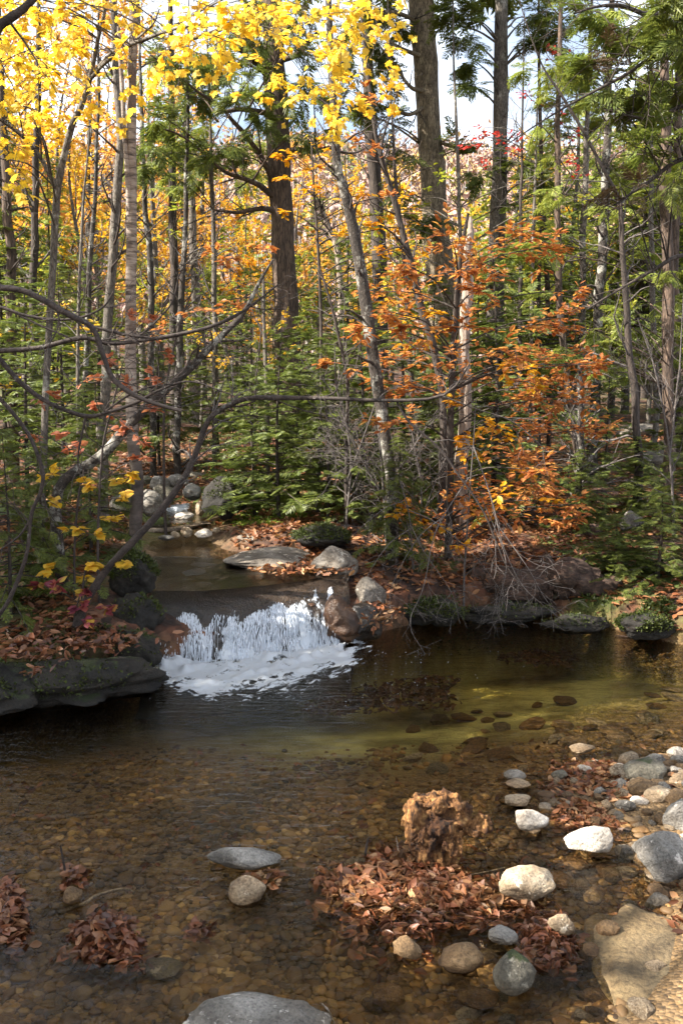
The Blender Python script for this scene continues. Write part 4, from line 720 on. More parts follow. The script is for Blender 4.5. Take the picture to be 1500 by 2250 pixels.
stick('fallen_log', 'broken log end resting above the long rotten log', 'log', [(1170, 1256, 8.5), (1260, 1228, 8.7), (1340, 1208, 9.0), (1420, 1190, 9.4)], [.07, .1, .11, .08], 'log', 36, 8, 2, .3, n=60)
stick('log_end', 'upturned decayed log end on the leafy slope', 'log', [(1300, 1215, 9.0), (1308, 1190, 9.0), (1300, 1172, 9.1)], [.11, .1, .08], 'log', 30, 4, 3, .3)
stick('fallen_pole', 'pale fallen pole lying across the upper stream', 'fallen branch', [(310, 1172, 9.2), (400, 1158, 9.4), (480, 1138, 9.8), (560, 1115, 10.3), (620, 1095, 10.8)], [.03, .028, .025, .02, .012], 'bleached', 8, 6, 4)
stick('driftwood_stick', 'thin branch afloat at the right pool edge', 'stick', [(1350, 1400, 7.0), (1390, 1402, 6.95), (1440, 1406, 6.85)], [.012, .012, .006], 'log', 6, 0, 5)
stick('stick', 'crooked twig leaning out of the left leaf wad', 'stick', [(150, 1945, 3.45), (142, 1905, 3.4), (134, 1858, 3.35)], [.007, .006, .003], 'twig', 5, 0, 6)
stick('stick', 'bent stick lying in the left shallows', 'stick', [(150, 1998, 3.24), (190, 1985, 3.25), (215, 1968, 3.3), (270, 1953, 3.34), (295, 1960, 3.34)], [.007, .008, .007, .005, .003], 'bleached', 5, 0, 7)
stick('stick', 'short dark twig standing left of the leaf drift', 'stick', [(802, 1880, 3.6), (806, 1850, 3.6), (810, 1842, 3.6)], [.006, .005, .003], 'twig', 5, 0, 8)
stick('stick', 'slender stalk sticking up from the leaf drift', 'stick', [(875, 1880, 3.55), (872, 1855, 3.55), (869, 1838, 3.55)], [.003, .003, .002], 'bleached', 4, 0, 9)
stick('stick', 'thin twig running from the drift to the tan boulder', 'stick', [(1000, 1925, 3.45), (1060, 1916, 3.48), (1108, 1906, 3.5)], [.003, .003, .002], 'bleached', 4, 0, 10)
stick('stick', 'pale twig lying on the bottom boulder', 'stick', [(735, 2250, 2.6), (722, 2222, 2.62), (708, 2205, 2.62)], [.004, .004, .002], 'bleached', 4, 0, 11)

# ------------------------------------------------------------------ trees
def lit_spot(q):
    """places the photo shows in full sun: the shading crowns have their gaps there"""
    px, py, fw = project(q)
    s = np.zeros(len(q), bool)
    for a, b, rx, ry in LIT: s |= ((px - a) / rx) ** 2 + ((py - b) / ry) ** 2 < 1
    return s & (fw > 0)
LIT = [(1260, 1500, 230, 55), (1370, 1600, 120, 35), (1000, 1580, 120, 22), (965, 1800, 110, 125), (800, 1935, 150, 70), (1165, 1800, 80, 55), (1293, 1845, 100, 60), (1155, 1935, 95, 70), (1270, 1780, 110, 45), (880, 2015, 170, 45), (640, 1960, 130, 35), (560, 1940, 70, 40), (1460, 2130, 90, 150), (1370, 1455, 150, 28), (1210, 1590, 110, 22), (1090, 1570, 90, 18), (1440, 1560, 80, 18), (1130, 1480, 60, 14), (580, 1140, 130, 45), (450, 1165, 110, 50), (340, 1095, 110, 50), (620, 1235, 140, 30), (640, 1340, 60, 20), (1470, 1720, 60, 60), (1470, 1850, 60, 50), (1130, 1680, 80, 30), (830, 1320, 40, 40)]
def shade_cull(p):
    k = np.zeros(len(p), bool)
    for z in (.05, .3, .6):
        k |= lit_spot(p - SUNN * ((p[:, 2:3] - z) / SUNN[2]))
    for z in (3.6, 4.2, 4.8, 5.4):     # and the maple overhead and the woods stand in the sun
        q = p - SUNN * ((p[:, 2:3] - z) / SUNN[2]); px, py, fw = project(q); k |= (fw > 4.2) & (px > -50) & (px < 860) & (py > -80) & (py < 330)
    for z in (1.2, 2.0, 2.8):
        q = p - SUNN * ((p[:, 2:3] - z) / SUNN[2]); px, py, fw = project(q); k |= (q[:, 1] > 8.) & (px > -50) & (px < 1550) & (fbm(q * .9, 3, 93) > -.12)
    return ~k
def cull_mb_add(mb, T, P, ax, up, size, cull):
    if cull:
        k = shade_cull(P); P, ax, up, size = P[k], ax[k], up[k], size[k]
    scatter(mb, T, P, ax, up, size)
def gz(x, y): return float(ground_z(np.array([x]), np.array([y]))[0])

class Tree:
    """a trunk traced through points, limbs, and sprays of foliage hung on it"""
    def __init__(s, name, label, pts, wpx, bark, seed, cat='tree', group=None, top=None, segs=9, n=46, rough=.12, foot=True):
        """pts: (px, py, D) from foot to top; wpx: trunk width in pixels at those points"""
        P = [PD(*q) for q in pts]; Rr = [w * .5 * q[2] / FPX for w, q in zip(wpx, pts)]
        if top:
            d = nrm(P[-1] - P[-2]); d = nrm(d * .6 + np.array([0, 0, .4])); P.append(P[-1] + d * top * .5); P.append(P[-1] + d * top * .5); Rr += [Rr[-1] * .7, Rr[-1] * .2]
        if foot:
            z = gz(P[0][0], P[0][1]); dz = P[0][2] - z
            if abs(dz) > .02: P.insert(0, np.array([P[0][0], P[0][1], z - .05])); Rr.insert(0, Rr[0] * 1.15)
        s.P = catmull(P, n); s.R = np.maximum(catmull(np.c_[Rr, Rr, Rr], n)[:, 0], .002)
        s.P = s.P + np.where(s.R > .08, .15, .5)[:, None] * s.R[:, None] * np.stack([vn(s.P * 2.5 + k * 9, seed + k) for k in range(3)], -1)
        if foot: s.R[:2] *= [1.25, 1.1]
        s.drop = .25; s.rng = np.random.default_rng(seed); s.name = name; s.o = s.P[0].copy(); s.root = thing(name, label, cat, tuple(s.o), group); s.bark = bark
        s.w = MB(); s.tw = MB(); tubes(s.w, s.P, s.R, segs, 0, rough, seed); s.cr = {}; s.limbs = [(s.P, s.R)]
    def limb(s, pts, wpx, n=22, segs=6, twigs=0, L=.35, px=True):
        P = [PD(*q) for q in pts] if px else pts; Rr = [w * .5 * q[2] / FPX for w, q in zip(wpx, pts)] if px else wpx
        P = catmull(P, n); Rr = np.interp(np.linspace(0, 1, n), np.linspace(0, 1, len(Rr)), Rr); P = P + .7 * Rr[:, None] * np.stack([vn(P * 5 + k * 9, 3 + k) for k in range(3)], -1)
        tubes(s.w, P, Rr, segs, 0, .1, 2); s.limbs.append((P, Rr))
        if twigs: s.twigs(twigs, L, P[None], Rr[None])
        return P, Rr
    def twigs(s, M_, L, P=None, Rr=None, ang=.9, t0=.2, grav=0., levels=2, flat=.2, rs=.35):
        if P is None: P, Rr = s.P[None], s.R[None]
        C, c = grow(s.rng, P, Rr, M_, t0, .98, L, ang, grav, .2, 7, flat, rs, .02); tubes(s.tw, C, np.maximum(c, .0016), 4); out = [(C, c)]
        for l in range(levels - 1):
            C, c = grow(s.rng, C, c, M_ * 3, .2, 1, L * .5 * .8 ** l, .75, grav, .2, 5, flat, .5); tubes(s.tw, C, np.maximum(c, .0011), 3); out.append((C, c))
        return out
    def near(s, p, below=.1):
        best = None
        for P, Rr in s.limbs:
            d = np.linalg.norm(P - p, axis=1) + 2.5 * np.maximum(0, P[:, 2] - p[2] + below); k = int(d.argmin())
            if best is None or d[k] < best[0]: best = (d[k], P[k], Rr[k], Rr is s.R)
        return best
    def sprays(s, key, lst, T, size, n=1., layers=(6, 7), tilt=.35, droop=-.02, rmax=.009, kind='leaf', vert=.12, cull=False):
        """lst: (px, py, half width px, D): one flat spray of foliage each, joined to the tree by a branch"""
        r = s.rng; mb = s.cr.setdefault(key, MB())
        for a, b, w, D in lst:
            c = PD(a, b, D); hw = w * D / FPX; _, st, r0, _ = s.near(c, s.drop * np.linalg.norm(c[:2] - s.P[0][:2]))
            mid = (st + c) / 2 + np.array([0, 0, .08 * np.linalg.norm(c - st)]) ; end = c + nrm((c - st) * [1, 1, .25]) * hw * .55
            B = catmull([st, mid, c, end], 12); rb = np.linspace(min(r0 * .5, rmax), .002, 12); tubes(s.w, B, rb, 5)
            k = max(3, int(layers[0] * (w / 70) ** .8)); S = B[5:]; C, cr = grow(r, S[None], rb[None, 5:], k, .1, 1, hw * .95, .95, droop, .12, 6, .8, .5); C[:, :, 2] += r.normal(size=(len(C), 1)) * hw * vert * np.linspace(0, 1, 6)
            tubes(s.tw, C, np.maximum(cr, .0014), 4)
            if kind == 'leaf':
                nl = max(2, int(layers[1] * n)); leafy(r, mb, C, nl, size, T, .15, tilt)
                C2, c2 = grow(r, C, cr, k * 2, .2, .9, hw * .5, .9, droop, .12, 5, .8, .5); tubes(s.tw, C2, np.maximum(c2, .001), 3); leafy(r, mb, C2, max(2, nl * 2 // 3), size, T, .2, tilt)
            else:
                fronds(r, mb, C, max(2, int(layers[1] * n)), size, T, cull)
    def upper(s, key, n, L, zmin, T=None, size=.5):
        k = max(int(np.argmax(s.P[:, 2] > zmin)), 1); P, Rr = s.P[None, k:], s.R[None, k:]; C, c = grow(s.rng, P, Rr, n, 0, .98, L, 1.3, -.02, .1, 7, .5, .4, .04); px, py, fw = project(C[:, -1]); tubes(s.w, C, np.maximum(c, .005), 5)
        fronds(s.rng, s.cr.setdefault(key, MB()), C, 16, size, T or COARSE, True)
    def done(s, crown_name='crown', twig_mat='twig', cull=False):
        s.w.build('trunk', M[s.bark], s.root, s.o)
        if s.tw.v: s.tw.build('twigs', M[twig_mat], s.root, s.o).__setitem__('kind', 'stuff')
        for k, mb in s.cr.items():
            if mb.v: mb.build(crown_name, M[k], s.root, s.o, smooth=False)
        return s.root
def fronds(r, mb, C, n, size, T, cull=False, droop=.25, t0=.1, tilt=.3):
    N, K, _ = C.shape; idx = np.repeat(np.arange(N), n); t = r.uniform(t0, 1, N * n); q = t * (K - 1); i = np.minimum(q.astype(int), K - 2); fr = (q - i)[:, None]; p = C[idx, i] * (1 - fr) + C[idx, i + 1] * fr; tan = nrm(C[idx, i + 1] - C[idx, i])
    side = nrm(np.cross(tan, np.array([0, 0, 1.])) + 1e-6) * r.choice([-1, 1], N * n)[:, None]; ax = nrm(tan * r.uniform(.3, 1, (N * n, 1)) + side * r.uniform(.1, 1, (N * n, 1)) + r.normal(size=(N * n, 3)) * .15 - np.array([0, 0, droop]))
    up = np.array([0, 0, 1.]) + r.normal(size=(N * n, 3)) * tilt; sz = size * r.uniform(.6, 1.2, N * n); w = r.integers(len(T), size=N * n)
    for k, tt in enumerate(T): m_ = w == k; cull_mb_add(mb, tt, p[m_], ax[m_], up[m_], sz[m_], cull)

# ---- reusable conifers and broadleaf trees
def conifer(name, label, seed, h, rad, mat, nb=60, fn=4, fsize=.3, T=None, bare=.12, bark='bark_dark', group=None, rise=.25, droop=-.03, tr=.012, loc=(0, 0, 0), dens=1., cat='conifer', shape=.85):
    r = np.random.default_rng(seed); t = thing(name, label, cat, loc, group); w = MB(); cr = MB()
    P = catmull(np.array([[0, 0, -.1], [r.normal() * .03, r.normal() * .03, h * .5], [r.normal() * .04, r.normal() * .04, h]]), 20); tubes(w, P, np.linspace(tr * h, .004, 20), 7)
    z = bare + (1 - bare) * (np.arange(nb) / nb) ** .9; a = np.arange(nb) * 2.4 + r.normal(size=nb) * .4; L = rad * (np.clip(1 - (z - bare) / (1 - bare), 0, 1) ** shape + .06) * r.uniform(.6, 1.15, nb)
    st = np.stack([0 * z, 0 * z, z * h], -1); d = np.stack([np.cos(a), np.sin(a), rise * (z * 1.6 - .3) + r.normal(size=nb) * .08], -1); pts = [st]
    for k in range(6): d = nrm(d + np.array([0, 0, droop])); pts.append(pts[-1] + d * (L / 6)[:, None])
    C = np.stack(pts, 1); tubes(w, C, np.clip(L * .012, .003, .03)[:, None] * np.linspace(1, .25, 7), 4)
    for lo, hi in ((0, .25), (.25, .5), (.5, .75), (.75, 1.01)):
        k = (z >= lo) & (z < hi)
        if k.any(): fronds(r, cr, C[k], max(3, int(fn * 4 * dens * (1.15 - lo))), fsize * (1.05 - .55 * lo), T or FIR, False, .12, .08)
    w.build('trunk', M[bark], t); cr.build('crown', M[mat], t, smooth=False); return t
def broadleaf(name, label, seed, h, rad, mat, n, size, T, bark='bark_grey', group=None, bare=.25, tr=.011, loc=(0, 0, 0), cat='tree', nb=16, lean=.15):
    r = np.random.default_rng(seed); t = thing(name, label, cat, loc, group); w = MB(); cr = MB(); tw = MB()
    P = catmull(np.array([[0, 0, -.1], [r.normal() * lean * .3, r.normal() * lean * .3, h * .4], [r.normal() * lean, r.normal() * lean, h * .75], [r.normal() * lean * 1.5, r.normal() * lean * 1.5, h]]), 24); Rr = np.linspace(tr * h, .006, 24); tubes(w, P, Rr, 7, 0, .1, seed)
    C, c = grow(r, P[None], Rr[None], nb, bare, .97, rad, .95, .06, .16, 8, .1, .5); tubes(w, C, np.maximum(c, .003), 5); C2, c2 = grow(r, C, c, nb * 4, .25, 1, rad * .5, .75, .02, .18, 6, .3, .5); tubes(w, C2, np.maximum(c2, .002), 4)
    if n: leafy(r, cr, C2, max(1, n // (nb * 5)), size, T, .1, .5); leafy(r, cr, C, max(1, n // (nb * 5)), size, T, .3, .5)
    w.build('trunk', M[bark], t)
    if n: cr.build('crown', M[mat], t, smooth=False)
    return t
def plant(proto, used, px, py, D, scale, label=None, group=None, rz=None, r=random):
    p = PD(px, py, D); z = gz(p[0], p[1]); loc = (p[0], p[1], z - .03); rz = rz if rz is not None else r.uniform(0, 6.28)
    if not used.get(proto.name):
        used[proto.name] = 1; proto.location = loc; proto.rotation_euler = (0, 0, rz); proto.scale = (scale,) * 3 if np.isscalar(scale) else scale
        if label: proto['label'] = label
        if group: proto['group'] = group
        return proto
    return dup(proto, loc, rz, scale, label, group, r.uniform(-.03, .03))
random.seed(4); used = {}

# ---- the named trunks, traced from the photograph
t = Tree('hemlock_tree', 'massive dark brown hemlock trunk with feathery green boughs left of centre', [(636, 960, 13), (628, 720, 13), (617, 430, 13), (606, 200, 13), (598, 0, 13)], [58, 54, 50, 46, 42], 'bark', 101, top=5, segs=14)
for pts in ([(610, 420, 13), (570, 340, 12.6), (500, 250, 12.2), (420, 190, 12), (330, 120, 11.8)], [(612, 440, 13), (560, 400, 12.6), (500, 380, 12.4), (400, 300, 12.2), (340, 280, 12)], [(620, 470, 13), (570, 460, 12.8), (520, 467, 12.7), (470, 462, 12.6)], [(604, 330, 13), (680, 330, 12.8), (740, 325, 12.7)], [(602, 180, 13), (540, 120, 12.6), (480, 90, 12.4)], [(601, 150, 13), (660, 110, 12.8), (700, 70, 12.7)], [(607, 260, 13), (540, 240, 12.4), (470, 250, 12.2)]):
    t.limb(pts, [13, 11, 8, 5, 3][:len(pts)], twigs=10, L=.7)
hb = [(400, 165, 75), (480, 150, 85), (540, 185, 70), (440, 215, 75), (520, 235, 85), (565, 275, 55), (370, 265, 70), (430, 305, 85), (500, 330, 90), (385, 335, 60), (460, 372, 70), (345, 375, 45), (560, 120, 60), (655, 190, 60), (690, 235, 55), (640, 110, 60), (520, 90, 80), (700, 300, 40), (460, 120, 60), (590, 60, 60), (660, 50, 60), (560, 350, 50), (350, 330, 55), (600, 230, 45), (640, 300, 40), (380, 130, 60)]
t.sprays('hemlock', [(a, b, w, 12.3 + .6 * math.sin(a)) for a, b, w in hb], FRONDS, .32, 1, (6, 5), kind='frond', rmax=.02); t.upper('hemlock', 90, 2.8, 7.2); t.done()
t = Tree('spruce_tree', 'tall tan grey spruce trunk right of centre against the pale sky', [(985, 860, 14), (962, 560, 14), (950, 420, 14), (937, 210, 14), (925, 0, 14)], [66, 60, 55, 52, 48], 'bark_tan', 102, top=5, segs=14)
for pts in ([(936, 130, 14), (890, 110, 13.6), (840, 80, 13.4), (790, 50, 13.2)], [(938, 200, 14), (900, 190, 13.6), (850, 120, 13.4)], [(945, 300, 14), (990, 320, 13.8), (1030, 320, 13.7)], [(930, 60, 14), (880, 30, 13.5), (820, 20, 13.3)], [(940, 230, 14), (890, 250, 13.5), (830, 230, 13.4)]): t.limb(pts, [10, 8, 5, 3][:len(pts)], twigs=8, L=.6)
t.sprays('hemlock', [(a, b, w, 13.6) for a, b, w in [(800, 70, 60), (850, 100, 60), (785, 150, 50), (840, 185, 55), (885, 60, 45), (800, 230, 50), (855, 270, 45), (880, 330, 35), (1000, 330, 40), (760, 240, 45), (830, 20, 60), (895, 420, 40), (960, 470, 45), (870, 140, 40), (930, 500, 40)]], FRONDS, .32, 1, (7, 6), kind='frond', rmax=.02); t.upper('hemlock', 80, 2.6, 7.8); t.done()
t = Tree('spruce_tree', 'straight grey brown trunk right of the tan spruce', [(1082, 860, 13), (1090, 600, 13), (1098, 350, 13), (1103, 0, 13)], [40, 36, 31, 26], 'bark_grey', 103, top=5, segs=12)
t.sprays('hemlock', [(a, b, w, 12.8) for a, b, w in [(1000, 55, 55), (1040, 95, 50), (1015, 25, 50), (1150, 45, 55), (1200, 75, 60), (1050, 140, 40), (1185, 100, 45), (1140, 95, 45), (1060, 50, 50), (1150, 400, 45), (1175, 430, 45), (1060, 385, 40), (1130, 360, 40), (1040, 190, 35)]], FRONDS, .32, 1, (7, 6), kind='frond', rmax=.018); t.twigs(30, .6, t0=.3); t.upper('hemlock', 70, 2.2, 7.4); t.done()
t = Tree('leaning_tree', 'slender speckled trunk leaning left over the middle bank', [(862, 1110, 8.2), (845, 950, 8.2), (826, 800, 8.2), (790, 585, 8.2), (752, 400, 8.2), (736, 270, 8.2), (728, 140, 8.2)], [26, 26, 27, 26, 20, 17, 14], 'bark_speck', 104, top=5); t.twigs(26, .5, t0=.3); t.upper('lime', 60, 2., 5.4, [RHOMB], .18); t.done()
t = Tree('leaning_tree', 'thin dark crooked trunk leaning left beside the speckled trunk', [(975, 960, 9.3), (958, 790, 9.3), (930, 680, 9.3), (905, 590, 9.3), (868, 440, 9.3), (835, 330, 9.3), (818, 245, 9.3)], [18, 17, 16, 15, 13, 10, 8], 'bark_dark', 105, top=2.5)
t.limb([(850, 385, 9.3), (838, 320, 9.1), (860, 240, 9), (880, 180, 9)], [7, 5, 4, 2]); t.limb([(900, 560, 9.3), (870, 520, 9.2), (845, 500, 9.1)], [7, 5, 3]); t.twigs(30, .6, t0=.2)
t.sprays('orange_beech', [(a, b, w, 9) for a, b, w in [(820, 250, 40), (800, 320, 35), (835, 345, 40), (850, 440, 30), (815, 215, 30)]], [BEECH, CURL], .085, .7, (5, 5)); t.done()
t = Tree('birch_tree', 'pale peeling birch trunk rising from the mossy mound', [(297, 1270, 7.5), (297, 1050, 7.5), (292, 850, 7.5), (290, 600, 7.5), (286, 440, 7.5), (288, 300, 7.5), (291, 100, 7.5)], [30, 27, 24, 23, 22, 20, 18], 'birch', 106, top=5, segs=14, rough=.06)
t.limb([(289, 560, 7.5), (280, 400, 7.46), (274, 300, 7.45), (268, 150, 7.45), (262, 60, 7.45)], [12, 11, 10, 9, 7]); t.upper('lime', 50, 1.8, 4.9, [RHOMB], .18); t.done()
t = Tree('lichen_tree', 'dark lichen covered trunk just left of the peeling birch', [(225, 1010, 8.8), (240, 700, 8.8), (250, 560, 8.8), (264, 330, 8.8), (255, 150, 8.8), (250, 30, 8.8)], [22, 20, 19, 18, 16, 14], 'bark_grey', 107, top=3); t.twigs(22, .6, t0=.3); t.done()
# young maple with the yellow leaves overhead
t = Tree('yellow_maple', 'young grey maple holding bright yellow leaves across the upper left', [(90, 1230, 7.2), (96, 1000, 7.2), (104, 800, 7.2), (116, 600, 7.2), (125, 415, 7.2), (160, 280, 7.1), (178, 240, 7.05), (198, 170, 7.), (215, 90, 6.9), (232, 10, 6.8)], [19, 17, 15, 15, 15, 13, 12, 10, 8, 7], 'bark_grey', 108, top=1.2)
t.limb([(125, 415, 7.2), (90, 350, 7.1), (50, 300, 7.), (0, 262, 6.8), (-60, 220, 6.7)], [9, 8, 7, 6, 4], twigs=8, L=.35)
t.limb([(200, 170, 7.), (225, 145, 6.8), (265, 112, 6.5), (310, 88, 6.3), (400, 60, 6.), (520, 50, 5.8), (640, 70, 5.6)], [9, 9, 8, 7, 5, 4, 2], twigs=14, L=.35)
t.limb([(265, 112, 6.5), (330, 60, 6.3), (350, 20, 6.2)], [5, 4, 3], twigs=6)
t.limb([(200, 165, 7), (240, 120, 7), (290, 96, 6.8), (330, 84, 6.7), (450, 20, 6.3), (560, -40, 6.)], [8, 7, 6, 5, 4, 3], twigs=10)
t.drop = .0
yl = [(40, 40), (110, 30), (30, 110), (60, 160), (20, 215), (90, 215), (140, 60), (200, 40), (60, 260), (15, 290), (120, 100), (170, 20), (260, 30), (330, 20), (300, 60), (360, 70), (420, 40), (470, 20), (380, 105), (440, 80), (510, 60), (560, 30), (520, 110), (600, 20), (620, 70), (580, 100), (660, 30), (690, 80), (640, 120), (720, 30), (740, 70), (700, 130), (780, 15), (800, 50), (540, 15), (240, 10), (100, 300), (30, 340), (450, 120), (320, 110), (760, 110), (660, 160), (600, 140), (720, 170), (90, 10), (20, 10), (70, 90), (480, 55), (40, 190), (5, 150)]
t.sprays('yellow_maple', [(a, b, random.uniform(60, 115), random.uniform(5.2, 7.4)) for a, b in [(a + random.uniform(-30, 30), b + random.uniform(-40, 30)) for a, b in yl] + [(random.uniform(0, 860), random.uniform(-40, 110)) for _ in range(14)] + [(700, 210), (620, 200), (840, 90), (820, 150), (150, 190), (40, 370), (740, 240)]], [MAPLE], .06, .6, (4, 6), .7, vert=.6); t.done()
t = Tree('maple_branch', 'thick dark lichen limb entering the top left corner', [(-60, 110, 3.9), (0, 55, 3.9), (50, 20, 3.9), (90, -20, 3.9)], [24, 20, 16, 12], 'branch', 109, cat='branch', foot=False); t.limb([(20, 45, 3.9), (60, 100, 3.9), (90, 150, 3.8)], [6, 4, 2], twigs=6); t.done()
t = Tree('yellow_beech', 'thin stem with drifting gold leaves by the massive hemlock', [(700, 1040, 10), (706, 800, 10), (700, 560, 10), (690, 420, 10), (684, 300, 10)], [9, 8, 7, 5, 3], 'bark_dark', 110)
t.sprays('gold_beech', [(a, b, w, 9.8) for a, b, w in [(650, 345, 35), (700, 335, 30), (640, 395, 35), (685, 420, 35), (760, 465, 45), (725, 400, 35), (800, 500, 45), (835, 470, 30), (860, 500, 30), (750, 430, 35), (790, 430, 35), (880, 430, 30), (640, 470, 25), (820, 560, 45), (870, 600, 40), (690, 370, 25), (620, 340, 20), (740, 520, 25), (900, 560, 40), (940, 620, 40), (840, 660, 50), (900, 700, 50), (930, 740, 45), (870, 760, 40)]], [BEECH], .08, .8, (6, 5)); t.done()
# orange beech in the middle right
t = Tree('beech_tree', 'young dark beech layered with orange leaves right of centre', [(985, 1240, 8.3), (988, 1000, 8.3), (993, 800, 8.3), (1000, 680, 8.3), (1010, 560, 8.3), (1028, 470, 8.3)], [17, 15, 14, 12, 10, 6], 'bark_dark', 111)
ob = [(980, 540, 80), (1110, 525, 85), (1180, 545, 55), (900, 590, 55), (1050, 585, 85), (850, 640, 50), (1060, 640, 70), (900, 690, 45), (1150, 715, 85), (1205, 700, 55), (1080, 770, 80), (970, 785, 100), (870, 790, 60), (1180, 790, 85), (1250, 800, 65), (1000, 835, 100), (1120, 840, 100), (1240, 870, 75), (920, 855, 55), (1080, 885, 90), (880, 925, 60), (1120, 935, 75), (1195, 940, 85), (1290, 945, 55), (1080, 1005, 90), (1150, 1030, 85), (1030, 1055, 65), (1110, 1065, 85), (1180, 1085, 50), (1050, 1110, 90), (980, 1130, 90), (1150, 1120, 75), (1220, 1110, 55), (1265, 1140, 30), (1020, 1165, 70), (1230, 640, 30), (840, 720, 50), (760, 800, 40), (940, 660, 60), (1000, 600, 50), (1160, 880, 60), (1010, 720, 50), (940, 720, 50), (1290, 800, 35), (1170, 1000, 50), (860, 840, 45)]
t.sprays('orange_beech', [(a + random.uniform(-25, 25), b, w * 1.3, random.uniform(7.4, 8.9)) for a, b, w in ob], [BEECH, BEECH, CURL], .08, .85, (9, 6), .2, vert=.06)
t.sprays('gold_beech', [(a, b, w, random.uniform(7.5, 8.3)) for a, b, w in [(1050, 925, 50), (1100, 960, 45), (1020, 960, 40), (1150, 810, 45), (1000, 880, 40), (1030, 985, 45), (900, 1130, 55), (950, 1150, 45), (1060, 1135, 50), (1130, 1040, 40), (1110, 800, 40), (1160, 850, 35), (940, 1140, 40), (1200, 1100, 30), (1010, 1200, 20), (1090, 1090, 40), (960, 690, 35)]], [BEECH], .085, .9, (7, 5), .24); t.done()
t = Tree('dead_snag', 'broken dead trunk with its bark peeled off low down', [(1022, 800, 9.4), (1024, 760, 9.4), (1024, 672, 9.4)], [26, 25, 23], 'deadwood', 112, foot=True); t.limb([(1024, 674, 9.4), (1026, 600, 9.4), (1030, 540, 9.4), (1033, 475, 9.4)], [27, 25, 20, 8], segs=9); t.done()
# thin trunks right
TR = [('tall speckled brown trunk at the right with small branch stubs', [(1308, 870, 12), (1318, 650, 12), (1328, 450, 12), (1338, 180, 12)], [22, 21, 19, 15], 'bark_speck'), ('grey straight stem left of the speckled right trunk', [(1272, 1040, 12.5), (1276, 700, 12.5), (1281, 480, 12.5), (1291, 220, 12.5)], [17, 15, 13, 9], 'bark_grey'), ('slim brown stem curving above the right slope', [(1270, 1035, 11.5), (1242, 800, 11.5), (1226, 600, 11.5), (1225, 300, 11.5), (1230, 60, 11.5)], [16, 15, 14, 12, 9], 'bark'), ('dark twisted stem at the far right over the path', [(1402, 1010, 10), (1395, 880, 10), (1372, 640, 10), (1362, 470, 10), (1340, 400, 10), (1240, 220, 10), (1180, 120, 10)], [19, 17, 13, 11, 8, 6, 3], 'bark_dark'), ('slight brown stem just right of the straight grey trunk', [(1205, 900, 13), (1200, 600, 13), (1190, 400, 13), (1183, 130, 13)], [11, 10, 9, 6], 'bark'),
      ('thin dark pole behind the orange beech', [(1140, 900, 12), (1142, 600, 12), (1145, 380, 12)], [10, 9, 6], 'bark_dark'), ('slim mossy pole at the right of the frame', [(1440, 900, 15), (1432, 600, 15), (1428, 300, 15), (1432, 40, 15)], [13, 12, 10, 8], 'bark_grey'), ('old pole trunk at the right edge of the frame', [(1488, 940, 14), (1482, 600, 14), (1490, 250, 14), (1490, 20, 14)], [20, 18, 16, 12], 'bark'), ('slanting slim trunk behind the speckled leaning trunk', [(905, 900, 12), (890, 600, 12), (870, 400, 12), (862, 280, 12)], [11, 10, 8, 5], 'bark_dark'), ('short dark trunk between the two big conifers', [(838, 900, 15), (832, 550, 15), (815, 300, 15), (806, 60, 15)], [32, 30, 26, 20], 'bark_dark'),
      ('lit brown trunk at the far left edge', [(28, 980, 11), (25, 600, 11), (15, 400, 11), (5, 180, 11)], [24, 22, 19, 14], 'bark'), ('dark straight trunk near the left edge', [(72, 980, 13), (75, 600, 13), (78, 400, 13), (85, 150, 13)], [20, 18, 15, 12], 'bark_dark'), ('white barked stem behind the peeling birch', [(338, 1030, 12.5), (330, 600, 12.5), (318, 450, 12.5), (312, 250, 12.5)], [15, 13, 11, 8], 'bark_speck'), ('pale grey stem standing in the sunlit gap left of centre', [(390, 1030, 12.5), (394, 760, 12.5), (405, 560, 12.5), (412, 320, 12.5)], [17, 15, 12, 8], 'bark_speck'), ('blue grey trunk far behind the sunlit gap', [(432, 960, 18), (432, 700, 18), (424, 520, 18), (414, 330, 18)], [20, 19, 17, 13], 'bark_grey'), ('slim grey stem left of the massive hemlock', [(472, 1010, 13), (472, 750, 13), (469, 500, 13), (462, 300, 13)], [12, 11, 10, 7], 'bark_grey'),
      ('pale slim stem between lichen trunk and yellow maple', [(190, 1020, 12), (192, 700, 12), (205, 500, 12), (215, 250, 12)], [13, 12, 10, 7], 'bark_speck'), ('thin spindly stem left of the lichen trunk', [(172, 1020, 9.5), (172, 760, 9.5), (180, 500, 9.5), (196, 300, 9.5)], [9, 8, 6, 3], 'bark_grey'), ('leaning snapped stem between hemlock and leaning trunk', [(745, 600, 16), (720, 500, 16), (697, 440, 16)], [13, 12, 10], 'deadwood'), ('slender stem in the green firs below the hemlock', [(760, 1050, 9), (762, 850, 9), (735, 700, 9), (700, 580, 9)], [9, 8, 6, 4], 'bark_dark'), ('bare stem rising through the central firs', [(590, 1080, 10.5), (586, 850, 10.5), (578, 600, 10.5)], [11, 10, 6], 'bark_grey'), ('sunlit bare stem at the right slope foot', [(1270, 1040, 9.6), (1275, 950, 9.6), (1272, 800, 9.6)], [15, 14, 10], 'bark_speck')]
for i, (lb, pts, w, bk) in enumerate(TR):
    t = Tree('slim_tree', lb, pts, w, bk, 130 + i, top=2 if pts[-1][1] < 420 else None, segs=8); t.twigs(34, .75, t0=.15, levels=2); t.done(twig_mat='twig_grey' if i % 2 else 'twig')
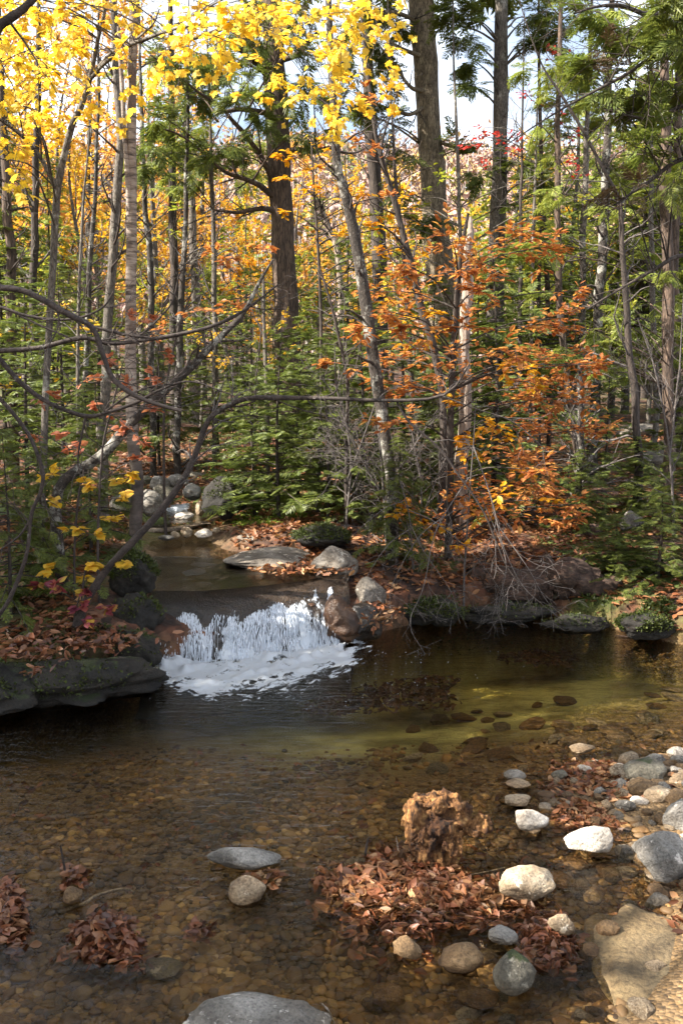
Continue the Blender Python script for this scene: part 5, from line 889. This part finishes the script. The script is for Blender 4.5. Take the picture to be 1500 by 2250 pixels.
t = Tree('leaning_dead_trunk', 'long pale dead trunk leaning across the left woods', [(130, 1085, 6.6), (225, 1000, 6.6), (310, 905, 6.6), (400, 825, 6.6), (470, 755, 6.6), (530, 695, 6.6), (570, 620, 6.6), (600, 570, 6.6)], [24, 23, 21, 18, 15, 11, 8, 4], 'bark_speck', 160); t.twigs(12, .4, t0=.5); t.done()
# red maple saplings
t = Tree('red_maple', 'slim sapling with scattered scarlet leaves against the sky', [(1165, 900, 12), (1168, 600, 12), (1175, 400, 12), (1180, 200, 12)], [9, 8, 6, 3], 'bark_grey', 161)
t.sprays('red_maple', [(a, b, w, 12) for a, b, w in [(1110, 300, 40), (1150, 340, 45), (1180, 230, 40), (1220, 260, 40), (1060, 300, 35), (1080, 350, 35), (1160, 210, 30), (1230, 350, 40), (1250, 300, 30), (1260, 380, 30), (1130, 320, 35), (1200, 130, 35), (1250, 160, 35), (1030, 320, 25), (1070, 280, 25)]], [RHOMB], .065, .6, (6, 5), .6); t.done()

# ---- foreground bare branches at the left
def branch_thing(label, limbs, mat, seed, twigs=10, L=.3, name='bare_branch', cat='branch', twig_mat='twig', foot=False):
    b = Tree(name, label, limbs[0][0], limbs[0][1], mat, seed, cat=cat, foot=foot, segs=8, n=40); b.twigs(twigs, L, t0=.3)
    for pts, w in limbs[1:]: b.limb(pts, w, twigs=max(2, twigs // 3), L=L * .8)
    b.done(twig_mat=twig_mat); return b
branch_thing('crooked dead branch sweeping down to a snapped end at the left', [([(-60, 628, 3.2), (0, 632, 3.2), (60, 642, 3.2), (150, 690, 3.2), (205, 722, 3.2), (226, 780, 3.2), (250, 835, 3.2), (310, 876, 3.2), (400, 903, 3.2)], [14, 13, 13, 13, 12, 11, 11, 10, 7])], 'branch', 170, 5)
branch_thing('dark rising branch crossing the birch trunk at the left', [([(-60, 770, 3.4), (0, 770, 3.4), (90, 763, 3.4), (180, 742, 3.4), (240, 755, 3.4), (300, 750, 3.4), (390, 735, 3.4), (470, 715, 3.4), (540, 680, 3.4), (612, 625, 3.4)], [10, 10, 10, 10, 9, 9, 9, 8, 6, 3]), ([(170, 700, 3.4), (215, 720, 3.4), (280, 738, 3.4), (350, 745, 3.4)], [7, 7, 7, 6]), ([(305, 742, 3.4), (350, 700, 3.4), (380, 660, 3.4), (395, 600, 3.4), (430, 560, 3.4)], [5, 4, 4, 3, 1.5]), ([(470, 715, 3.4), (485, 750, 3.4), (508, 800, 3.4), (512, 870, 3.4)], [3, 3, 2, 1.5])], 'branch', 171, 14)
branch_thing('thin straight branch above the rising branch at the left', [([(-40, 672, 3.3), (0, 675, 3.3), (60, 694, 3.3), (130, 703, 3.3), (190, 694, 3.3), (230, 672, 3.3), (250, 640, 3.3)], [7, 7, 6, 6, 5, 4, 2]), ([(30, 685, 3.3), (90, 715, 3.3), (150, 740, 3.3)], [5, 5, 4])], 'branch', 172, 8)
branch_thing('drooping dark branch curving up again below the others', [([(-50, 740, 3.5), (0, 788, 3.5), (50, 842, 3.5), (110, 885, 3.5), (190, 914, 3.5), (240, 905, 3.5), (300, 885, 3.5), (350, 858, 3.5), (420, 838, 3.5), (520, 872, 3.5)], [11, 11, 11, 10, 9, 8, 7, 6, 4, 3]), ([(230, 905, 3.5), (280, 870, 3.5), (330, 850, 3.5), (380, 842, 3.5)], [5, 5, 4, 3]), ([(190, 915, 3.5), (180, 960, 3.5), (172, 1010, 3.5), (178, 1050, 3.5)], [5, 5, 4, 2])], 'branch', 173, 12)
branch_thing('grey hooked sapling hanging at the far left', [([(-10, 1365, 4.6), (25, 1310, 4.6), (60, 1215, 4.6), (70, 1130, 4.6), (90, 1080, 4.6), (92, 1030, 4.6), (60, 950, 4.6), (0, 875, 4.6), (-40, 840, 4.6)], [10, 10, 9, 8, 9, 9, 9, 10, 10]), ([(70, 1140, 4.6), (40, 1180, 4.6), (0, 1210, 4.6)], [6, 5, 4]), ([(95, 1085, 4.6), (105, 1120, 4.6), (130, 1158, 4.6)], [4, 3, 2])], 'branch', 174, 10)
b = branch_thing('long bare stem arching from the left bank over the stream', [([(170, 1375, 6.0), (195, 1310, 6.0), (240, 1240, 6.0), (320, 1165, 6.0), (380, 1090, 6.0), (425, 1010, 6.0), (458, 925, 6.0), (510, 888, 6.0), (565, 872, 5.9), (700, 875, 5.8), (850, 880, 5.7), (975, 869, 5.6), (1030, 800, 5.6), (1035, 770, 5.6)], [20, 19, 17, 16, 15, 14, 13, 12, 11, 9, 8, 6, 3, 1.5]),
     ([(870, 880, 5.7), (900, 930, 5.7), (965, 985, 5.7), (1010, 1050, 5.7), (1060, 1120, 5.7), (1090, 1190, 5.7), (1110, 1240, 5.7), (1145, 1290, 5.7)], [5, 6, 6, 5, 5, 4, 3, 2]), ([(590, 872, 5.9), (660, 900, 5.9), (740, 925, 5.9), (800, 985, 5.9), (840, 1060, 5.9)], [3, 3, 2.5, 2, 1.5]), ([(970, 870, 5.6), (1050, 900, 5.6), (1130, 930, 5.6), (1200, 990, 5.6)], [4, 3, 3, 2]), ([(460, 920, 6), (500, 895, 6), (530, 892, 6), (560, 880, 6)], [5, 5, 5, 4]), ([(700, 875, 5.8), (735, 862, 5.8), (742, 835, 5.8)], [4, 4, 2])], 'branch', 175, 16, .45, 'arching_stem', 'tree', 'twig_grey', True)
# bare twiggy shrubs over the pool edge
def bare_shrub(label, stems, n, L, seed, grav=-.05):
    b = Tree('bare_shrub', label, stems[0][0], stems[0][1], 'twig_grey', seed, cat='shrub', segs=6, n=24)
    for pts, w in stems[1:]: b.limb(pts, w)
    for P, Rr in list(b.limbs): b.twigs(n, L, P[None], Rr[None], .9, .15, grav, 3, .1, .5)
    b.done(twig_mat='twig_grey')
bare_shrub('tangle of bare grey twigs drooping over the far pool edge', [([(1020, 1240, 7.6), (1030, 1100, 7.4), (1040, 960, 7.3), (1045, 880, 7.2)], [5, 4, 3, 1.5]), ([(1040, 980, 7.3), (1080, 1100, 7.0), (1105, 1200, 6.9), (1150, 1290, 6.8), (1230, 1360, 6.7)], [3, 3, 2, 1.5, 1]), ([(1030, 1050, 7.4), (960, 1160, 7.1), (930, 1290, 6.9), (900, 1370, 6.7), (935, 1440, 6.5)], [3, 2.5, 2, 1.5, 1]), ([(1060, 1100, 7.2), (1110, 1230, 7), (1095, 1330, 6.9), (1105, 1390, 6.8)], [2.2, 1.8, 1.4, .8]), ([(1090, 1150, 7), (1160, 1250, 6.8), (1200, 1320, 6.7), (1245, 1360, 6.6)], [2.2, 1.8, 1.4, .8]), ([(1000, 1120, 7.2), (920, 1180, 7.1), (860, 1290, 7), (860, 1360, 6.8)], [2.2, 1.8, 1.4, .8])], 11, .38, 181)
bare_shrub('thin bare grey sprays trailing beside the wet boulders', [([(905, 1230, 7.9), (900, 1140, 7.7), (880, 1060, 7.6)], [4, 3, 2]), ([(902, 1160, 7.7), (850, 1200, 7.4), (800, 1280, 7.2), (790, 1340, 7.1)], [2.5, 2, 1.4, .8]), ([(900, 1150, 7.7), (930, 1210, 7.4), (990, 1300, 7.1), (1010, 1370, 6.95)], [2.5, 2, 1.4, .8]), ([(895, 1120, 7.7), (960, 1150, 7.4), (1050, 1230, 7.2), (1120, 1330, 7.0)], [2.5, 2, 1.4, .8]), ([(890, 1100, 7.7), (840, 1120, 7.5), (770, 1180, 7.3)], [2, 1.5, .8])], 11, .36, 186, -.03)
bare_shrub('fine grey dead twigs filling the shadow behind the pool edge', [([(850, 1210, 8.6), (840, 1050, 8.6), (830, 930, 8.6)], [6, 5, 3]), ([(845, 1100, 8.6), (780, 980, 8.5), (740, 900, 8.5)], [4, 3, 2]), ([(845, 1080, 8.6), (910, 980, 8.5), (960, 900, 8.5)], [4, 3, 2]), ([(830, 1020, 8.6), (760, 1010, 8.4), (700, 960, 8.4)], [3, 3, 2])], 22, .5, 182, .0)
bare_shrub('bare grey stems between the speckled trunk and the beech', [([(920, 1200, 8.7), (925, 1080, 8.7), (905, 950, 8.7)], [6, 5, 3]), ([(925, 1120, 8.7), (880, 1050, 8.6), (860, 960, 8.6)], [4, 3, 2]), ([(922, 1150, 8.7), (960, 1050, 8.6), (990, 980, 8.6)], [4, 3, 2])], 20, .45, 183, .0)
bare_shrub('pale bare twigs standing by the right edge', [([(1480, 1180, 8.6), (1470, 1000, 8.5), (1440, 820, 8.5), (1400, 700, 8.5)], [6, 5, 4, 2]), ([(1470, 1000, 8.5), (1490, 820, 8.5), (1500, 650, 8.5)], [5, 4, 2]), ([(1450, 900, 8.5), (1400, 840, 8.4), (1350, 820, 8.4)], [3, 2, 1])], 14, .55, 184, .0)
bare_shrub('dead sapling with grey side twigs at the middle bank', [([(760, 1150, 8.9), (770, 1000, 8.9), (740, 850, 8.9), (735, 760, 8.9)], [6, 5, 4, 2]), ([(765, 1050, 8.9), (820, 900, 8.8), (850, 800, 8.8)], [4, 3, 2])], 18, .5, 185, .0)

# ---- understory plants at the left bank
def leafy_sapling(label, pts, w, key, lst, T, size, seed, n=.8, name='sapling', layers=(5, 4), tilt=.5, D=5.2):
    b = Tree(name, label, pts, w, 'twig', seed, cat='sapling', segs=6, n=20); b.sprays(key, [(a, c, ww, D + random.uniform(-.25, .25)) for a, c, ww in lst], T, size, n, layers, tilt, rmax=.005); b.done(); return b
leafy_sapling('viburnum like shrub with round golden leaves on the left bank', [(165, 1300, 6.4), (165, 1200, 6.4), (172, 1100, 6.3), (185, 1030, 6.3)], [6, 5, 5, 3], 'yellow_far', [(130, 1040, 45), (185, 1055, 40), (255, 1055, 40), (220, 1140, 45), (165, 1165, 45), (280, 1040, 25), (140, 1100, 30), (205, 1175, 25), (265, 1095, 20)], [HEART], .06, 190, .7, D=6.3)
leafy_sapling('low shrub with a few pale gold leaves near the bank foot', [(180, 1335, 6.2), (182, 1290, 6.2), (190, 1240, 6.2)], [4, 4, 3], 'yellow_far', [(200, 1235, 22), (190, 1272, 22), (110, 1250, 16), (270, 1235, 14), (260, 1375, 20), (60, 1395, 16)], [HEART], .068, 191, .5, D=6.2)
leafy_sapling('low shrub with purple and yellow leaves above the undercut', [(160, 1385, 6.), (165, 1350, 6.), (175, 1310, 6.)], [4, 4, 3], 'purple_leaf', [(130, 1285, 22), (185, 1300, 22), (175, 1335, 22), (235, 1330, 20), (185, 1365, 16), (90, 1290, 18)], [HEART], .064, 192, .5, D=5.95)
leafy_sapling('slim stem with small rusty pink leaves beside the birch', [(215, 1200, 6.4), (225, 1000, 6.4), (250, 880, 6.3), (270, 800, 6.3)], [6, 5, 4, 2], 'pink_leaf', [(200, 830, 45), (260, 860, 50), (310, 900, 50), (270, 940, 55), (330, 830, 40), (230, 900, 40), (300, 960, 40), (160, 950, 45), (120, 880, 45), (250, 800, 40), (350, 770, 40), (320, 700, 40), (180, 1000, 40), (90, 960, 40), (310, 1010, 30)], [HEART], .05, 193, .9, D=6.2)
leafy_sapling('spindly sapling with orange leaves in front of the hemlock', [(360, 1010, 9), (365, 850, 9), (400, 700, 9), (440, 600, 9)], [6, 5, 4, 2], 'orange_beech', [(470, 565, 40), (500, 570, 30), (420, 685, 50), (460, 680, 45), (520, 685, 40), (380, 720, 45), (340, 730, 40), (540, 550, 30), (580, 545, 25)], [BEECH], .085, 194, .8, D=9)
leafy_sapling('yellow leaved sapling glowing in the gap left of the firs', [(560, 1000, 12), (562, 850, 12), (575, 720, 12)], [6, 5, 3], 'yellow_far', [(560, 740, 45), (620, 770, 45), (500, 735, 45), (600, 700, 45), (470, 780, 45), (540, 690, 45), (580, 790, 40), (640, 720, 35), (510, 790, 40), (450, 735, 40)], [BEECH], .085, 195, 1.2, D=12)
leafy_sapling('yellow leaved shrub behind the left trunks', [(120, 1000, 11), (125, 850, 11), (130, 740, 11)], [6, 5, 3], 'yellow_far', [(130, 840, 50), (60, 800, 50), (150, 780, 40), (90, 740, 50), (20, 730, 40), (130, 690, 40), (40, 860, 40), (190, 720, 30)], [BEECH], .08, 196, 1.1, D=11)
leafy_sapling('yellow leaved stem between beech and grey trunk', [(1010, 1000, 11), (1005, 850, 11), (1000, 720, 11)], [6, 5, 3], 'yellow_far', [(960, 690, 45), (900, 660, 40), (940, 600, 40), (880, 720, 40), (1000, 740, 40), (850, 690, 40), (920, 560, 35), (870, 630, 35)], [BEECH], .085, 197, 1.1, D=11)

# ---- young firs and other conifers, each with the place the photo gives it
FA = conifer('young_fir', '', 301, 2.6, .95, 'fir', 64, 3.2, .24); FB = conifer('young_fir', '', 302, 2.6, .85, 'fir', 60, 3., .24); FC = conifer('young_fir', '', 303, 3.6, 1.1, 'fir', 80, 3., .28, bare=.2)
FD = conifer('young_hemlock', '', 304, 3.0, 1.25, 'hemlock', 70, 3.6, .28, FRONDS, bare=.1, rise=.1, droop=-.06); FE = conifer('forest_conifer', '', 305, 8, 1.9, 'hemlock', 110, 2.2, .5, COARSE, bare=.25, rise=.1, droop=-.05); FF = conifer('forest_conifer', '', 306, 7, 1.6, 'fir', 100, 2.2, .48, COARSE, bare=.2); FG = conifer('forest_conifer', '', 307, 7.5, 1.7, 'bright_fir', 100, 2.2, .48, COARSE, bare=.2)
firs = [(FA, 560, 1085, 9.8, .68, 'bushy green fir at the sunlit middle bank, left of its row'), (FB, 612, 1095, 9.3, .8, 'bright little fir with moss at its foot'), (FA, 655, 1060, 10.6, .82, 'taller green fir behind the bright little one'), (FC, 700, 1060, 11.2, .72, 'loose tall fir left of the dead sapling'), (FB, 720, 1110, 9.2, .75, 'small bright fir right of the mossy little one'), (FA, 790, 1080, 10, 1., 'green fir behind the speckled leaning trunk'), (FC, 560, 1020, 13, .8, 'tall fir under the massive hemlock'), (FC, 660, 1000, 14, .75, 'tall slim fir right of the massive hemlock'), (FC, 760, 1000, 14, .95, 'tall fir in the gap left of the tan spruce'), (FA, 880, 1090, 10.5, 1.1, 'dark fir between speckled trunk and beech'), (FA, 1080, 1100, 10.5, 1.2, 'dark fir hidden behind the orange beech'), (FC, 950, 1040, 12.5, .8, 'fir behind the crooked dark trunk'), (FC, 1180, 1050, 12.5, 1.25, 'dense fir right of the straight grey trunk'), (FB, 1330, 1050, 12, .7, 'sunlit fir at the foot of the right trunks'), (FC, 480, 1010, 13.5, .8, 'small fir beyond the upper stream boulders'), (FA, 520, 1090, 10.4, .6, 'low fir beside the mossy stream bend boulder'), (FC, 140, 1060, 10, .75, 'green fir left of the lichen trunk'), (FA, 60, 1110, 8.5, .9, 'bushy fir in the left corner of the woods'), (FC, 20, 1040, 11, .95, 'tall fir at the left edge'), (FC, 220, 1030, 12.5, .85, 'fir behind the lichen trunk'), (FA, 350, 1020, 13, .9, 'fir glimpsed right of the birch'), (FD, 1345, 1335, 7.9, (.42, .42, .2), 'feathery hemlock bush at the log end'), (FD, 1440, 1320, 7.7, (.5, .5, .27), 'feathery hemlock bush at the right pool edge'), (FD, 1270, 1180, 9.4, (.5, .5, .3), 'small hemlock bush on the shaded slope'), (FD, 1390, 1130, 10, (.6, .6, .3), 'wide hemlock bush below the path rock'), (FD, 1510, 1200, 9, (.6, .6, .4), 'tall hemlock bush cut by the right edge'), (FA, 1490, 1040, 13, .8, 'dark fir at the right edge above the path'), (FD, 100, 1240, 6.6, .42, 'tiny hemlock seedling on the left bank'), (FD, 20, 1280, 6.2, .45, 'tiny hemlock seedling at the left edge'), (FD, 200, 1190, 7.6, .5, 'low hemlock seedling behind the golden shrub'), (FA, 1010, 1090, 9.8, .7, 'low fir beneath the beech leaves'), (FD, 870, 1270, 8.0, .42, 'small hemlock seedling near the bare twig tangle'), (FB, 760, 1130, 9.2, .45, 'tiny fir on the mossy middle bank'), (FC, 1040, 1000, 14, .9, 'fir behind the broken snag')]
for p, a, b, D, s, lb in firs: plant(p, used, a, b, D, s, lb, 'young conifers of the stream banks' )
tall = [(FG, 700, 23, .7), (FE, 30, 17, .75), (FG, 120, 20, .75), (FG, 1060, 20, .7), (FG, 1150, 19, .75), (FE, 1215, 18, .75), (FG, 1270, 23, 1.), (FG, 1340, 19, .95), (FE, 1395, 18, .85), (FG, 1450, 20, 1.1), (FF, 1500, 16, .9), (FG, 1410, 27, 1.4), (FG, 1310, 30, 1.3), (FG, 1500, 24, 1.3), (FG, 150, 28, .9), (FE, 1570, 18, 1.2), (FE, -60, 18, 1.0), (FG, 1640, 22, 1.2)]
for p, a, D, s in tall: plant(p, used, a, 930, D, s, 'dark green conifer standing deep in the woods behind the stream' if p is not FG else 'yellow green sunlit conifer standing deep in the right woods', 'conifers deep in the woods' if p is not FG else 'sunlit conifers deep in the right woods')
BY = broadleaf('autumn_tree', '', 321, 7.5, 2.2, 'yellow_far', 2600, .12, RHOMB); BP = broadleaf('autumn_tree', '', 322, 8.5, 2.6, 'peach', 2800, .13, RHOMB); BO = broadleaf('autumn_tree', '', 323, 6.5, 2.0, 'gold_beech', 2400, .12, RHOMB); BL = broadleaf('autumn_tree', '', 324, 6, 2.0, 'lime', 2400, .12, RHOMB); BB = broadleaf('bare_tree', '', 325, 9, 2.2, 'twig', 0, .1, RHOMB, nb=26); BB2 = broadleaf('bare_tree', '', 326, 9, 1.8, 'twig', 0, .1, RHOMB, 'bark_speck', nb=22)
LB = {BY: ('yellow leaved tree glowing in the deep woods', 'yellow trees in the deep woods'), BP: ('peach and amber leaved tree in the deep woods', 'amber trees in the deep woods'), BO: ('golden orange leaved tree in the deep woods', 'golden orange trees in the deep woods'), BL: ('yellow green leaved tree in the deep woods', 'yellow green trees in the deep woods'), BB: ('bare brown limbed tree in the deep woods', 'bare brown trees in the deep woods'), BB2: ('bare grey speckled tree in the deep woods', 'bare grey trees in the deep woods')}
deep = [(BP, 230, 28, 1.3), (BP, 150, 24, 1.1), (BY, 200, 20, .9), (BY, 80, 27, 1.3), (BP, 320, 30, 1.4), (BP, 420, 34, 1.3), (BO, 480, 24, .8), (BY, 540, 22, .7), (BY, 620, 26, .8), (BP, 60, 36, 1.6), (BO, 700, 28, .8), (BY, 790, 30, .9), (BY, 860, 24, .75), (BO, 930, 32, .9), (BL, 1080, 26, .9), (BL, 1240, 24, .9), (BL, 1340, 30, 1.3), (BY, 1160, 34, 1.1), (BL, 1460, 28, 1.2), (BY, 1400, 34, 1.3), (BY, 20, 20, 1.0), (BO, 120, 32, 1.4), (BP, 500, 40, 1.2), (BP, 260, 40, 1.6), (BY, 380, 22, .7), (BY, 1000, 22, .6), (BL, 300, 19, .6), (BL, 80, 15, .55), (BO, 1300, 20, .6), (BL, 440, 17, .5), (BL, 1130, 16, .5), (BY, -80, 24, 1.3), (BL, 1580, 26, 1.2),
        (BP, 360, 20, .8), (BY, 300, 16, .55), (BO, 560, 17, .5), (BP, 660, 22, .7), (BY, 730, 18, .5), (BY, 960, 18, .5), (BL, 1270, 16, .6), (BY, 1190, 22, .7), (BL, 1420, 18, .8), (BP, 20, 26, 1.2),
        (BL, 350, 22, .8), (BL, 520, 26, .9), (BL, 620, 20, .6), (BL, 230, 25, .9), (BL, 900, 20, .6), (BL, 780, 25, .8), (BL, 1020, 19, .6),
        (BB, 350, 18, .8), (BB2, 450, 24, 1.), (BB2, 540, 26, .9), (BB, 760, 22, .7), (BB2, 680, 28, .9), (BB2, 1120, 23, .8), (BB, 1240, 18, .8), (BB2, 1370, 20, 1.), (BB, 1470, 21, 1.), (BB2, 200, 24, 1.1), (BB2, 40, 16, .9), (BB2, 400, 30, 1.), (BB, 620, 34, .9), (BB2, 1440, 28, 1.2), (BB, 150, 32, 1.2)]
for p, a, D, s in deep: plant(p, used, a, 930, D, s, *LB[p])
t = Tree('hemlock_tree', 'airy yellow green hemlock filling the right side with lacy sprays', [(1470, 960, 11.5), (1462, 600, 11.5), (1458, 300, 11.5), (1455, 0, 11.5)], [26, 24, 20, 16], 'bark', 211, top=3, segs=10)
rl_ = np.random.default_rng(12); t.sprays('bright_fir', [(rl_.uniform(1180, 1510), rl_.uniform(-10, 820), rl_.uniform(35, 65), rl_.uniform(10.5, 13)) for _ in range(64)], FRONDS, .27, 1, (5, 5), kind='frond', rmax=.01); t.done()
t = Tree('hemlock_tree', 'airy green hemlock with drooping lacy sprays left of centre', [(385, 1000, 15), (380, 600, 15), (378, 300, 15), (376, 100, 15)], [20, 18, 15, 12], 'bark_dark', 212, top=3, segs=10)
t.sprays('bright_fir', [(rl_.uniform(300, 580), rl_.uniform(120, 420), rl_.uniform(35, 60), rl_.uniform(13.5, 16)) for _ in range(26)], FRONDS, .3, 1, (5, 5), kind='frond', rmax=.01); t.sprays('lime', [(rl_.uniform(300, 600), rl_.uniform(430, 800), rl_.uniform(35, 60), rl_.uniform(13.5, 16)) for _ in range(14)], [BEECH], .09, .8, (5, 5)); t.done()
t = Tree('birch_tree', 'slim tree with thin green and gold leaves between the two tall spruces', [(1012, 900, 12.5), (1010, 500, 12.5), (1000, 250, 12.5), (996, 130, 12.5)], [9, 8, 6, 4], 'bark_grey', 213, top=2)
t.sprays('lime', [(rl_.uniform(820, 1300), rl_.uniform(380, 620), rl_.uniform(30, 55), rl_.uniform(11.5, 14)) for _ in range(22)], [BEECH], .085, .8, (5, 5)); t.done()
# near hemlock boughs at the top right, hanging from a trunk just outside the frame
t = Tree('hemlock_tree', 'dark hemlock whose boughs hang into the upper right corner', [(1660, 1250, 6.6), (1650, 700, 6.6), (1640, 200, 6.6), (1635, -200, 6.6)], [60, 54, 48, 40], 'bark_dark', 210, top=3, segs=12)
for pts in ([(1640, 330, 6.6), (1500, 350, 6.3), (1420, 400, 6.2), (1350, 450, 6.1)], [(1640, 100, 6.6), (1480, 110, 6.2), (1350, 175, 6), (1200, 260, 5.9), (1080, 340, 5.9)], [(1640, 20, 6.6), (1450, 30, 6.2), (1330, 10, 6), (1260, 30, 5.9)], [(1640, 560, 6.6), (1500, 560, 6.3), (1420, 600, 6.2), (1290, 680, 6.1)], [(1640, 250, 6.6), (1520, 230, 6.3), (1430, 260, 6.2), (1330, 240, 6.1)]): t.limb(pts, [14, 10, 7, 4, 2][:len(pts)], twigs=16, L=.6)
t.sprays('hemlock', [(a, b, w, 6.1 + .25 * math.sin(a * 3)) for a, b, w in [(1430, 35, 60), (1480, 110, 60), (1400, 135, 55), (1450, 215, 55), (1385, 250, 45), (1485, 290, 45), (1360, 60, 50), (1480, 400, 40), (1500, 40, 50)]], FRONDS, .24, 1, (6, 5), kind='frond', rmax=.01)
t.sprays('fir', [(a, b, w, 6.2) for a, b, w in [(1320, 30, 50), (1310, 150, 40), (1460, 160, 50), (1420, 320, 45), (1490, 200, 50), (1330, 205, 40)]], FRONDS, .24, 1, (6, 5), kind='frond', rmax=.01)
t.sprays('brown_needle', [(a, b, w, 6.1) for a, b, w in [(1290, 145, 40), (1370, 420, 45), (1420, 420, 40), (1330, 120, 35)]], FRONDS, .2, .7, (6, 4), kind='frond', rmax=.01); t.done()

# ---- the far wooded hillside, one mass
r = np.random.default_rng(400); m = MB(); n = 2600; x = r.uniform(-95, 95, n); y = r.uniform(42, 150, n); k = np.abs(x) < y * .62 + 8; x, y = x[k], y[k]; n = len(x); z = ground_z(x, y); h = r.uniform(4, 8, n); pal = np.array([[.34, .22, .19], [.38, .25, .2], [.42, .25, .14], [.5, .32, .1], [.3, .2, .17], [.1, .13, .04], [.45, .34, .14], [.36, .24, .21]]); pal[5] = [.12, .16, .05]
ty = r.choice(8, n, p=[.19, .17, .13, .1, .15, .08, .07, .11]); Kl = 70; ctr = np.stack([x, y, z + h * .6], -1); off = r.normal(size=(n, Kl, 3)) * np.array([.3, .3, .38]) * h[:, None, None] * .5; pos = (ctr[:, None] + off).reshape(-1, 3); col = np.clip(np.repeat(pal[ty], Kl, 0) * r.uniform(.75, 1.25, (n * Kl, 1)), 0, 1)
b0 = r.normal(size=(n * Kl, 3)); scatter(m, RHOMB, pos, b0, r.normal(size=(n * Kl, 3)), r.uniform(.35, .8, n * Kl)); m.c[-1] = np.repeat(col, 4, 0).astype(np.float32)
st = np.stack([np.stack([x, y, z - .3], -1), np.stack([x + r.normal(size=n) * .2, y, z + h * .95], -1)], 1); tubes(m, st, np.stack([h * .012, h * .005], -1), 4); m.c[-1] = np.tile(np.array([.3, .26, .23], np.float32), (n * 8, 1))
tag(m.build('far_woods', M['far'], color=True, smooth=False), 'pale pink and amber autumn woods covering the far hillside', None, None, 'stuff')

# ---- unseen trees added left and behind the viewer, crowns shaped to shade the pool
r = np.random.default_rng(500); trunks = [(-9.5, 1.2), (-7.2, -1.6), (-11.8, 4.2), (-10.4, -3.), (-13.2, 7.4)]
n = 36000; q = np.stack([r.uniform(-7, 5.5, n), r.uniform(1.6, 9.6, n), np.zeros(n)], -1); q = q[(fbm(q * .8, 3, 91) > -.2) | (q[:, 1] < 7.2)]; n = len(q); tt = r.uniform(9.5, 15.5, n); P = q + SUNN * tt[:, None] + r.normal(size=(n, 3)) * .15
px_, py_, fw_ = project(P); P = P[~((fw_ > .3) & (px_ > -150) & (px_ < 1650) & (py_ > -250) & (py_ < 2300))]; P = P[shade_cull(P)]; own = np.array([np.linalg.norm(P[:, :2] - np.array(c), axis=1) for c in trunks]).argmin(0)
for i, (tx, ty_) in enumerate(trunks):
    p = P[own == i]
    if len(p) < 50: continue
    g = gz(tx, ty_); o0 = np.array([tx, ty_, g]); rt = thing('shade_maple', ['unseen maple beside the viewer, added to shade the pool', 'unseen maple behind the viewer, added for its shade', 'unseen maple on the bank left of the frame, added for its shade', 'unseen maple far behind the viewer, added for its shade', 'unseen maple in the woods left of the frame, added for its shade'][i], 'tree', tuple(o0)); w = MB(); c = MB(); top = p[:, 2].max() + .5
    Pt = catmull(np.array([[tx, ty_, g - .1], [tx + .1, ty_ - .1, top * .5], [tx, ty_ + .1, top]]), 24); tubes(w, Pt, np.linspace(.17, .03, 24), 9, 0, .1, i)
    e = p[r.choice(len(p), min(60, len(p)), replace=False)]
    for a in e:
        kk = np.clip(np.searchsorted(Pt[:, 2], a[2] - .6 * np.hypot(*(a[:2] - o0[:2]))), 3, 22); tubes(w, catmull([Pt[kk], (Pt[kk] + a) / 2 + [0, 0, .2], a], 8), np.linspace(.03, .006, 8), 4)
    k = len(p); scatter(c, BEECH if 0 else RHOMB, p, nrm(r.normal(size=(k, 3))), np.array([0, 0, 1.]) + r.normal(size=(k, 3)) * .5, r.uniform(.16, .3, k)); w.build('trunk', M['bark'], rt, o0); c.build('crown', M['lime'], rt, o0, smooth=False)
